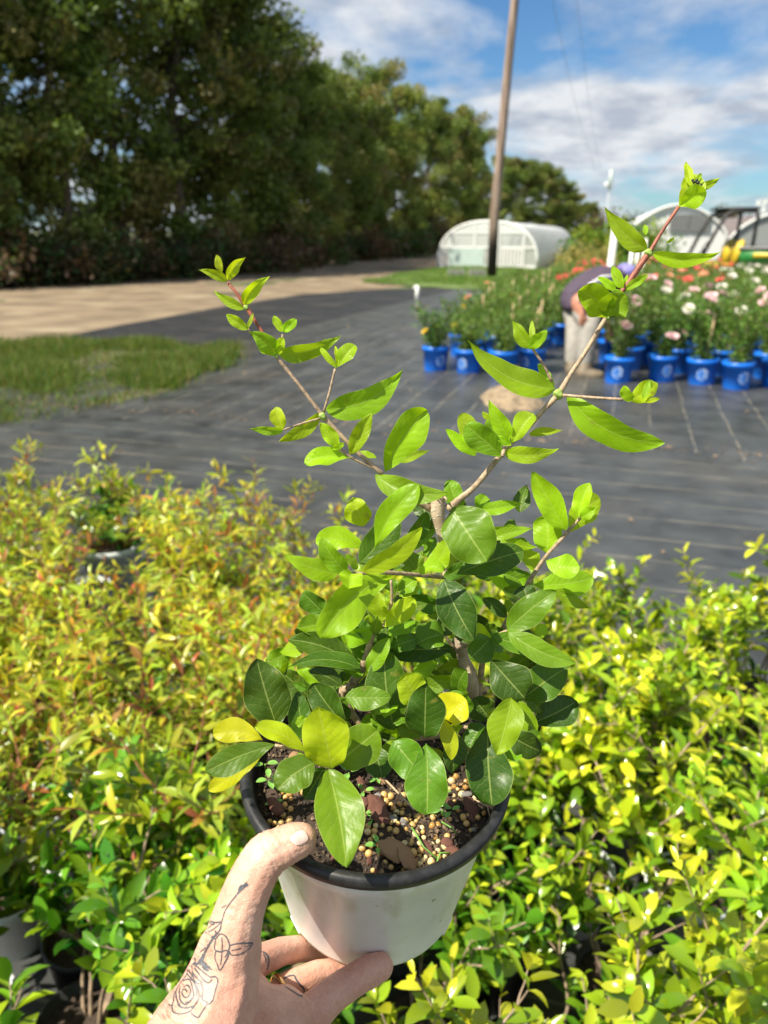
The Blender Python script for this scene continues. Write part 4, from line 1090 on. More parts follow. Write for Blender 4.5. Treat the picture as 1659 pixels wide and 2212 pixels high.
for (x_, y_), s, ci in ((ZD(180, 1590), .0095, 3), (ZD(285, 1640), .0085, 3), (ZD(70, 1290), .008, 2), (ZD(620, 1560), .0055, 5), (ZD(570, 1500), .0045, 2), (ZC(1380, 1440), .007, 2), (ZC(1520, 1460), .008, 5), (ZC(1510, 1380), .006, 4), (ZD(740, 740), .006, 4), (ZD(712, 1170), .005, 4), (ZD(740, 1265), .0055, 5), (ZC(700, 1420), .006, 5)):
    x, y = soil_pt(x_, y_); o = obj('bark_chip', chips[ci], plant); o.location = (x, y, soil_h(x, y)+s*.5); o.scale = (s, s, s*.9); o.rotation_euler = (rnd.uniform(-.3, .6), rnd.uniform(-.5, .5), rnd.uniform(0, 6.28))
# tiny crumbs: nobody could count them
cv = []; cf = []; crumbs = MB()
for i in range(3200):
    rr_ = (RIM-.010)*math.sqrt(rnd.random()); a = rnd.uniform(0, 6.28); x, y = rr_*math.cos(a), rr_*math.sin(a); z = soil_h(x, y)
    s = rnd.uniform(.0004, .0022); T = Matrix.Translation((x, y, z+s*.3)) @ Matrix.Rotation(rnd.uniform(0, 6), 4, Vector((rnd.random(), rnd.random(), 1)).normalized())
    crumbs.add([(s, 0, 0), (-s*.6, s*.7, 0), (-s*.5, -s*.8, .1*s), (0, 0, s*.9), (0, .2*s, -s*.5)], [(0, 1, 3), (1, 2, 3), (2, 0, 3), (1, 0, 4), (2, 1, 4), (0, 2, 4)], T)
cm_, nt_, b_ = mat('crumb'); r, nz, tc = noise_col(nt_, (.03, .02, .014), (.28, .19, .12), 220, 2, .4, .75); nt_.links.new(r.outputs[0], b_.inputs['Base Color']); b_.inputs['Roughness'].default_value = .9
o = crumbs.build('soil_crumbs', cm_, plant, smooth=False); o['kind'] = 'stuff'
# fertiliser prills
bead_ms = []
for k, (c, tw) in enumerate((((.74, .48, .18), .25), ((.82, .64, .34), .2), ((.52, .30, .09), .25))):
    m, nt, b = mat('amber_prill_%s' % ('honey', 'cream', 'brown')[k]); r, nz, tc = noise_col(nt, tuple(x*.8 for x in c), c, 400, 3)
    nt.links.new(r.outputs[0], b.inputs['Base Color']); b.inputs['Roughness'].default_value = .18; b.inputs['Subsurface Weight'].default_value = .6; b.inputs['Subsurface Radius'].default_value = (.003, .0018, .0008); b.inputs['Subsurface Scale'].default_value = 1.0
    b.inputs['Transmission Weight'].default_value = .1
    bead_ms.append(m)
def bead(m):
    bm = bmesh.new(); bmesh.ops.create_uvsphere(bm, u_segments=20, v_segments=12, radius=1)
    for v in bm.verts: v.co *= 1+.16*noise.noise(v.co*1.3+Vector((len(bead_ms), m.name.__len__()*1.7, 3)))
    me = bpy.data.meshes.new('fertilizer_prill'); bm.to_mesh(me); bm.free(); me.materials.append(m)
    me.polygons.foreach_set('use_smooth', [True]*len(me.polygons)); return me
beads = [bead(m) for m in bead_ms]
placed = []
def try_bead(x, y, r, lift=.35):
    for (a, b, c) in placed:
        if (a-x)**2+(b-y)**2 < ((c+r)*.86)**2: return False
    if math.hypot(x, y) > RIM-.011: return False
    placed.append((x, y, r)); return True
clusters = [(ZD(620, 1180), .013, 26), (ZD(150, 1400), .015, 26), (ZD(480, 1530), .012, 18), (ZD(400, 1600), .011, 14), (ZD(720, 850), .007, 9), (ZC(780, 1370), .010, 9), (ZD(230, 1280), .012, 14), (ZD(60, 1500), .015, 20), (ZD(520, 1600), .009, 8), (ZC(650, 1520), .008, 5), (ZD(760, 1340), .007, 4), (ZD(330, 1400), .016, 12)]
nb_ = 0; xs_b = MB(); ico = None
for (u, v), sp, n in clusters:
    n = int(n*1.15)
    cx, cy = soil_pt(u, v)
    for t in range(n*8):
        if n <= 0: break
        x, y, r_ = cx+rnd.gauss(0, sp*.55), cy+rnd.gauss(0, sp*.55), rnd.uniform(.0013, .0024)
        if try_bead(x, y, r_):
            n -= 1; nb_ += 1
            if nb_ <= 98:
                o = obj('fertilizer_prill', rnd.choice(beads), plant); o.location = (x, y, soil_h(x, y)+r_*rnd.uniform(-.1, .6)); o.scale = (r_,)*3; o.rotation_euler = (rnd.random()*6, rnd.random()*6, 0)
            else:
                bm = bmesh.new(); bmesh.ops.create_uvsphere(bm, u_segments=14, v_segments=8, radius=r_); xs_b.add([q.co + Vector((x, y, soil_h(x, y)+r_*.4)) for q in bm.verts], [tuple(w.index for w in f.verts) for f in bm.faces]); bm.free()
if xs_b.v: o = xs_b.build('scattered_prills', bead_ms[0], plant); o['kind'] = 'stuff'

# ---- bark of the held plant
bk, nt_, b_ = mat('trunk_bark'); L = nt_.links.new
r, nz, tc = noise_col(nt_, (.30, .21, .145), (.60, .48, .36), 90, 8, .3, .7)
vo = N(nt_, 'ShaderNodeTexVoronoi'); vo.inputs['Scale'].default_value = 260; mpv = N(nt_, 'ShaderNodeMapping'); mpv.inputs['Scale'].default_value = (1, 1, 1.6); L(tc.outputs['Object'], mpv.inputs[0]); L(mpv.outputs[0], vo.inputs[0])
rv = N(nt_, 'ShaderNodeValToRGB'); rv.color_ramp.elements[0].position = .18; rv.color_ramp.elements[0].color = (1, 1, 1, 1); rv.color_ramp.elements[1].position = .30; rv.color_ramp.elements[1].color = (0, 0, 0, 1); L(vo.outputs[0], rv.inputs[0])
mx = N(nt_, 'ShaderNodeMix', data_type='RGBA'); ml_ = N(nt_, 'ShaderNodeMath', operation='MULTIPLY'); ml_.inputs[1].default_value = .6; L(rv.outputs[0], ml_.inputs[0]); L(ml_.outputs[0], mx.inputs[0]); L(r.outputs[0], mx.inputs[6]); mx.inputs[7].default_value = (.66, .58, .48, 1); L(mx.outputs[2], b_.inputs['Base Color'])
ad = N(nt_, 'ShaderNodeMath', operation='ADD'); L(nz.outputs['Fac'], ad.inputs[0]); L(rv.outputs[0], ad.inputs[1]); b_.inputs['Roughness'].default_value = .85; bump(nt_, b_, ad.outputs[0], .8, .0006)
stem_m = simple('brown_stem', (.36, .26, .17), .7, .4, 300, bmp=.7, bdist=.0004)
red_m = simple('red_young_stem', (.30, .09, .055), .55, .35, 300, bmp=.5, bdist=.0003)
grn_m = simple('green_node', (.28, .40, .08), .5, .25, 200)

def DD(d): return .462 + (d-.462)*1.4
def branch(name, pts, mt, seg=10, wob=.0):
    """pts: (key, x, y, depth, radius in photo px) -> smooth tube"""
    cp = []; rs = []
    for kx, x, y, d, r in pts:
        d = DD(d); f_, s = ZK[kx]; u, v = f_(x, y); cp.append(P(u, v, d)); rs.append(r*s*d/F)
    out = []; ro = []
    n = len(cp)
    for i in range(n-1):
        p0, p1, p2, p3 = cp[max(0, i-1)], cp[i], cp[i+1], cp[min(n-1, i+2)]
        m = max(2, int((p2-p1).length/.003))
        for j in range(m+(i == n-2)):
            t = j/m; out.append(.5*((2*p1)+(p2-p0)*t+(2*p0-5*p1+4*p2-p3)*t*t+(3*p1-p0-3*p2+p3)*t**3)); ro.append(rs[i]*(1-t)+rs[i+1]*t)
    ro = [r*(1+.10*noise.noise(Vector((i*.4, r*900, 1)))) for i, r in enumerate(ro)]
    mb = MB(); mb.tube(out, ro, seg); o = mb.build(name, mt, plant); local(o); return o
DS = .500   # depth where the trunk leaves the soil
branch('trunk', [('D', 800, 720, .505, 62), ('D', 770, 520, .500, 58), ('D', 735, 330, .495, 66), ('D', 715, 270, .494, 66), ('D', 690, 170, .492, 42), ('B', 330, 1400, .489, 44), ('B', 290, 1200, .486, 42), ('B', 262, 900, .482, 40), ('B', 200, 600, .478, 36), ('B', 165, 420, .475, 50), ('B', 150, 330, .474, 66), ('B', 152, 240, .473, 58), ('B', 150, 196, .473, 52)], bk, 20)
branch('branch', [('B', 240, 320, .474, 38), ('B', 330, 240, .472, 26), ('B', 470, 120, .469, 22), ('R', 430, 1580, .465, 16), ('R', 520, 1500, .463, 15), ('R', 610, 1400, .461, 14), ('R', 690, 1315, .46, 18), ('R', 760, 1200, .458, 12), ('R', 825, 1105, .457, 12), ('R', 945, 905, .455, 12)], stem_m, 14)
branch('young_shoot', [('R', 945, 905, .455, 12), ('R', 1010, 790, .454, 12), ('R', 1070, 710, .453, 14), ('R', 1165, 570, .452, 17), ('R', 1190, 535, .452, 11), ('R', 1260, 420, .451, 9), ('R', 1345, 295, .45, 9)], red_m, 12)
branch('branch', [('A', 1330, 310, .474, 34), ('A', 1200, 235, .470, 28), ('A', 1100, 165, .466, 24), ('A', 950, 55, .463, 24), ('T', 1240, 1590, .460, 17), ('T', 1090, 1460, .458, 14), ('T', 1000, 1370, .457, 15), ('T', 870, 1230, .455, 18), ('T', 840, 1190, .454, 13), ('T', 700, 1010, .452, 11), ('T', 560, 835, .45, 13)], stem_m, 14)
branch('young_shoot', [('T', 560, 835, .45, 12), ('T', 490, 710, .449, 12), ('T', 420, 600, .448, 12), ('T', 370, 520, .448, 15), ('T', 300, 420, .447, 10), ('T', 245, 355, .447, 10)], red_m, 12)
for nm, pts in (('twig', [('T', 870, 1200, .454, 9), ('T', 905, 1080, .451, 8), ('T', 945, 915, .449, 8)]), ('twig', [('T', 850, 1240, .455, 8), ('T', 740, 1270, .452, 7), ('T', 605, 1315, .450, 6)]),
                ('twig', [('T', 1230, 1580, .46, 10), ('T', 1120, 1530, .458, 10), ('T', 1040, 1490, .456, 9), ('T', 970, 1435, .454, 9)]), ('twig', [('T', 590, 805, .45, 6), ('T', 602, 690, .447, 7)]), ('twig', [('T', 400, 700, .449, 6), ('T', 375, 650, .447, 6)]),
                ('twig', [('R', 655, 1250, .459, 8), ('R', 610, 1160, .457, 8), ('R', 550, 1070, .455, 8)]), ('twig', [('R', 715, 1322, .458, 9), ('R', 880, 1335, .452, 8), ('R', 1040, 1345, .448, 8)]),
                ('twig', [('R', 430, 1590, .463, 14), ('R', 395, 1610, .458, 12), ('R', 385, 1655, .455, 10)]),
                ('twig', [('A', 1460, 880, .478, 16), ('A', 1250, 860, .462, 17), ('A', 1000, 840, .448, 18), ('A', 850, 850, .442, 15), ('A', 640, 835, .436, 12)]),
                ('branch', [('B', 560, 1500, .490, 26), ('B', 660, 1350, .486, 26), ('B', 740, 1200, .482, 26), ('B', 830, 1060, .478, 24), ('B', 885, 940, .474, 22), ('B', 950, 830, .472, 18), ('B', 1050, 690, .468, 16), ('B', 1150, 580, .466, 16), ('B', 1210, 510, .465, 16), ('B', 1320, 390, .463, 12)]),
                ('branch', [('D', 780, 640, .50, 30), ('B', 520, 1560, .492, 24), ('B', 560, 1500, .490, 26)]),
                ('branch', [('D', 20, 780, .478, 22), ('C', 1240, 500, .474, 34), ('C', 1290, 430, .472, 38), ('C', 1380, 330, .470, 36), ('C', 1420, 220, .468, 30), ('C', 1460, 90, .466, 26), ('A', 890, 1290, .464, 20), ('A', 960, 1270, .462, 16), ('A', 1020, 1080, .46, 12), ('A', 1015, 900, .458, 12)]),
                ('branch', [('D', 800, 640, .500, 34), ('D', 620, 700, .496, 30), ('D', 400, 740, .486, 30), ('D', 150, 740, .476, 32), ('D', -20, 760, .470, 32), ('C', 1300, 900, .462, 26), ('C', 1130, 1080, .450, 18), ('C', 930, 960, .448, 16), ('C', 690, 900, .446, 12)]),
                ('branch', [('D', 810, 620, .50, 26), ('D', 880, 605, .492, 20), ('D', 1000, 560, .484, 16), ('D', 1080, 480, .478, 14)]),
                ('twig', [('A', 1530, 1455, .488, 16), ('A', 1450, 1350, .484, 12), ('A', 1400, 1300, .482, 9)]),
                ('twig', [('A', 1300, 800, .482, 22), ('A', 1470, 700, .484, 20), ('A', 1450, 880, .482, 20)]),
                ('twig', [('B', 300, 1480, .488, 14), ('B', 480, 1390, .478, 16), ('B', 600, 1370, .474, 20), ('B', 720, 1320, .470, 18)])):
    branch(nm, pts, stem_m, 8)
for kx, x, y, d, r in (('T', 865, 1225, .4545, 26), ('R', 690, 1315, .4595, 28), ('T', 560, 830, .4495, 18), ('R', 1180, 548, .4515, 22), ('R', 955, 898, .4545, 14), ('T', 365, 515, .4475, 18)):
    d = DD(d); f_, s = ZK[kx]; c = P(*f_(x, y), d); rr_ = r*s*d/F
    bm = bmesh.new(); bmesh.ops.create_icosphere(bm, subdivisions=3, radius=rr_)
    for v_ in bm.verts: v_.co = v_.co*(1+.35*noise.noise(v_.co*(2/rr_)*.7)) + c
    mb = MB(); mb.add([v_.co.copy() for v_ in bm.verts], [tuple(w.index for w in f.verts) for f in bm.faces]); bm.free(); o = mb.build('stem_node', grn_m, plant); local(o)
# dry bract scraps at the cut top
dry = simple('dry_bract', (.42, .32, .2), .8, .3, 200)
mb = MB()
for (x0, y0, x1, y1) in ((1340, 205, 1265, 215), (1345, 215, 1290, 195), (1440, 225, 1475, 255), (1350, 190, 1450, 195), (1370, 240, 1420, 232), (1345, 200, 1400, 250)):
    a, b = P(*ZA(x0, y0), DD(.472)), P(*ZA(x1, y1), DD(.469)); mid = (a+b)/2 + Vector((0, 0, .0012)); mb.tube([a, mid, b], [.0007, .0009, .0003], 6)
o = mb.build('dry_bract', dry, plant); local(o)

# ---- leaves
def held_leaf_mat():
    m, nt, b = mat('held_leaf'); L = nt.links.new
    oi = N(nt, 'ShaderNodeAttribute', attribute_name='Col'); uv = N(nt, 'ShaderNodeUVMap'); uv.uv_map = 'UVMap'
    sp = N(nt, 'ShaderNodeSeparateXYZ'); L(uv.outputs[0], sp.inputs[0])       # x = t along, y = s 0..1
    def M(op, *a):
        n = N(nt, 'ShaderNodeMath', operation=op)
        for i, q in enumerate(a):
            if isinstance(q, (int, float)): n.inputs[i].default_value = q
            else: L(q, n.inputs[i])
        return n.outputs[0]
    s = M('ABSOLUTE', M('MULTIPLY_ADD', sp.outputs[1], 2.0, -1.0))
    wb = N(nt, 'ShaderNodeTexNoise'); wb.inputs['Scale'].default_value = 7; L(uv.outputs[0], wb.inputs[0])
    ph = M('ADD', M('SUBTRACT', sp.outputs[0], M('MULTIPLY', s, .22)), M('MULTIPLY', wb.outputs['Fac'], .10))
    lat = M('ABSOLUTE', M('SUBTRACT', M('FRACT', M('MULTIPLY', ph, 8.0)), .5))
    latv = M('MULTIPLY', M('LESS_THAN', lat, .03), M('LESS_THAN', s, .86))
    midr = M('LESS_THAN', s, .038)
    marg = M('GREATER_THAN', s, .965)
    vo = N(nt, 'ShaderNodeTexVoronoi', feature='DISTANCE_TO_EDGE'); vo.inputs['Scale'].default_value = 13; mpp = N(nt, 'ShaderNodeMapping'); mpp.inputs['Scale'].default_value = (1.5, 1, 1); L(uv.outputs[0], mpp.inputs[0]); L(mpp.outputs[0], vo.inputs[0])
    net = M('LESS_THAN', vo.outputs[0], .03)
    vein = M('MINIMUM', 1.0, M('ADD', M('ADD', M('MULTIPLY', midr, .55), M('MULTIPLY', latv, .22)), M('ADD', M('MULTIPLY', marg, .5), M('MULTIPLY', net, .09))))
    geo = N(nt, 'ShaderNodeTexCoord'); nz = N(nt, 'ShaderNodeTexNoise'); nz.inputs['Scale'].default_value = 55; nz.inputs['Detail'].default_value = 5; L(geo.outputs['Object'], nz.inputs[0])
    mr = N(nt, 'ShaderNodeMapRange'); mr.inputs['To Min'].default_value = .6; mr.inputs['To Max'].default_value = 1.42; L(nz.outputs['Fac'], mr.inputs[0])
    base = N(nt, 'ShaderNodeMix', data_type='RGBA', blend_type='MULTIPLY'); base.inputs[0].default_value = 1; L(oi.outputs['Color'], base.inputs[6]); L(mr.outputs[0], base.inputs[7])
    vc = N(nt, 'ShaderNodeMix', data_type='RGBA'); vc.inputs[0].default_value = .55; L(base.outputs[2], vc.inputs[6]); vc.inputs[7].default_value = (.62, .72, .22, 1)
    mx = N(nt, 'ShaderNodeMix', data_type='RGBA'); L(M('MULTIPLY', vein, .8), mx.inputs[0]); L(base.outputs[2], mx.inputs[6]); L(vc.outputs[2], mx.inputs[7])
    # specks
    sk = N(nt, 'ShaderNodeTexNoise'); sk.inputs['Scale'].default_value = 420; L(geo.outputs['Object'], sk.inputs[0]); skm = M('MULTIPLY', M('GREATER_THAN', sk.outputs['Fac'], .77), .6)
    mx2 = N(nt, 'ShaderNodeMix', data_type='RGBA'); L(skm, mx2.inputs[0]); L(mx.outputs[2], mx2.inputs[6]); mx2.inputs[7].default_value = (.6, .62, .4, 1)
    bl = N(nt, 'ShaderNodeTexNoise'); bl.inputs['Scale'].default_value = 120; bl.inputs['Detail'].default_value = 4; L(geo.outputs['Object'], bl.inputs[0]); blm = N(nt, 'ShaderNodeMapRange'); blm.inputs[1].default_value = .66; blm.inputs[2].default_value = .74; L(bl.outputs['Fac'], blm.inputs[0])
    mx3 = N(nt, 'ShaderNodeMix', data_type='RGBA'); L(M('MULTIPLY', blm.outputs[0], .55), mx3.inputs[0]); L(mx2.outputs[2], mx3.inputs[6]); mx3.inputs[7].default_value = (.26, .24, .05, 1); mx2 = mx3
    L(mx2.outputs[2], b.inputs['Base Color']); b.inputs['Roughness'].default_value = .27; b.inputs['Specular IOR Level'].default_value = .34
    rn = N(nt, 'ShaderNodeMapRange'); rn.inputs['To Min'].default_value = .26; rn.inputs['To Max'].default_value = .50; L(nz.outputs['Fac'], rn.inputs[0]); L(rn.outputs[0], b.inputs['Roughness'])
    fn = N(nt, 'ShaderNodeTexNoise'); fn.inputs['Scale'].default_value = 190; fn.inputs['Detail'].default_value = 3; L(geo.outputs['Object'], fn.inputs[0])
    quilt = M('MULTIPLY', lat, .28)
    hgt = M('ADD', M('ADD', M('MULTIPLY', vein, -.5), M('MULTIPLY', nz.outputs['Fac'], 1.3)), M('ADD', M('MULTIPLY', fn.outputs['Fac'], .35), quilt)); bump(nt, b, hgt, .6, .0010)
    t = N(nt, 'ShaderNodeBsdfTranslucent'); tm = N(nt, 'ShaderNodeMix', data_type='RGBA', blend_type='MULTIPLY'); tm.inputs[0].default_value = 1; tm.inputs[7].default_value = (1.75, 1.55, .5, 1); L(mx2.outputs[2], tm.inputs[6]); L(tm.outputs[2], t.inputs[0])
    sep = N(nt, 'ShaderNodeSeparateColor'); L(oi.outputs['Color'], sep.inputs[0])
    fac = N(nt, 'ShaderNodeMapRange'); fac.inputs[1].default_value = .02; fac.inputs[2].default_value = .30; fac.inputs['To Min'].default_value = .18; fac.inputs['To Max'].default_value = .48; L(sep.outputs[0], fac.inputs[0])
    ms = N(nt, 'ShaderNodeMixShader'); L(fac.outputs[0], ms.inputs[0]); L(b.outputs[0], ms.inputs[1]); L(t.outputs[0], ms.inputs[2]); L(ms.outputs[0], nt.nodes['Material Output'].inputs[0])
    return m
LM = held_leaf_mat()
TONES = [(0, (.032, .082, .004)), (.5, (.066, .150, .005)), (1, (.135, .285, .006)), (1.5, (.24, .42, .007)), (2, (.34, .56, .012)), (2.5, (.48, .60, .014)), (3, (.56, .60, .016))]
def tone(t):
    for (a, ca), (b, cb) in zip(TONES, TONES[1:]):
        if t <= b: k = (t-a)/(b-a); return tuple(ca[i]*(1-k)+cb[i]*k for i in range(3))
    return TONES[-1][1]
PROF = {'e': (.72, .80), 'o': (1.0, .62), 'p': (.66, 1.2), 'b': (.62, .62)}
def wprof(t, kind):
    a, b = PROF[kind]; tm = a/(a+b); mxv = tm**a*(1-tm)**b
    return (t**a*(1-t)**b)/mxv if 0 < t < 1 else 0
def leaf(kx, bx, by, tx, ty, w, tn, d, dt=0, kind='e', bend=0, roll=None, fold=None, curl=None, wave=None, name='leaf'):
    """a leaf from base to tip (zoom-frame pixels), w = visible width, d = base depth m, dt = tip depth offset cm,
       bend = sideways bow / length, roll deg about its axis, curl = bulge towards the viewer / length"""
    d = DD(d); dt = dt*1.25; f_, s = ZK[kx]; u0, v0 = f_(bx, by); u1, v1 = f_(tx, ty)
    p0 = P(u0, v0, d); p2 = P(u1, v1, d+dt*.01); ax = p2-p0; ln = ax.length; ax.normalize()
    view = (CAM - (p0+p2)/2).normalized(); n0 = (view - ax*view.dot(ax)).normalized()
    seed = (bx*13+by*7+tx*3+ty) % 997; q = random.Random(seed)
    roll = q.uniform(-28, 28) if roll is None else roll
    fold = q.uniform(10, 30) if fold is None else fold
    curl = q.uniform(.02, .16) if curl is None else curl
    wave = q.uniform(.08, .22) if wave is None else wave*1.5
    n1 = Matrix.Rotation(R(roll), 3, ax) @ n0; side = ax.cross(n1); side0 = ax.cross(n0)
    wd = 1.07*w*s*d/F/max(.5, math.cos(R(roll))*math.cos(R(fold)))
    Pc = (p0+p2)/2 + side0*ln*bend*2 + n1*ln*curl*2*.5
    nt_s, ns = 22, 10; vs = []; fs = []; uvs = []; fo = R(fold); ph = q.uniform(0, 6.28); ph2 = q.uniform(0, 6.28)
    for i in range(nt_s+1):
        t = i/nt_s; te = .5-.5*math.cos(math.pi*t)
        te = .5*t + .5*te
        c = p0*(1-te)**2 + Pc*2*te*(1-te) + p2*te*te
        tg = ((Pc-p0)*(1-te) + (p2-Pc)*te).normalized()
        nn = (n1 - tg*n1.dot(tg)).normalized(); sd = tg.cross(nn)
        hw = wd*.5*max(wprof(te, kind), .018 if te < .5 else .0)
        for j in range(ns+1):
            x = -1+2*j/ns
            asym = 1+.07*math.sin(5*te+ph)*(1 if x > 0 else -1)+.045*math.sin(11*te+ph2+(2 if x > 0 else 0))
            zz = abs(x)*hw*math.sin(fo)*(1-.25*abs(x)) + wave*wd*.5*(x*x)*math.sin(te*9+ph+(1.7 if x > 0 else 0)) + .03*wd*math.sin(te*16+ph2)*abs(x)
            vs.append(c + sd*x*hw*math.cos(fo)*asym - nn*(-zz)); uvs.append((te, j/ns))
    for i in range(nt_s):
        for j in range(ns): a = i*(ns+1)+j; fs.append((a, a+1, a+ns+2, a+ns+1))
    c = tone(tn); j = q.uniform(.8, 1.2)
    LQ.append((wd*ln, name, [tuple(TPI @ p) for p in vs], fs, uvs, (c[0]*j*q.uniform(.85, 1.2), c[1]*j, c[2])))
LQ = []
def leaf_mesh(items, name, kind=None):
    V = []; Fs = []; U = []; Cc = []
    for _, _, vs, fs, uvs, c in items:
        b0 = len(V); V += vs
        for f in fs:
            Fs.append(tuple(i+b0 for i in f)); Cc.append(c)
            for i in f: U += uvs[i]
    me = np_mesh(name, V, Fs, LM, Cc); ul = me.uv_layers.new(name='UVMap'); ul.data.foreach_set('uv', U)
    o = obj(name, me, plant)
    if kind: o['kind'] = kind
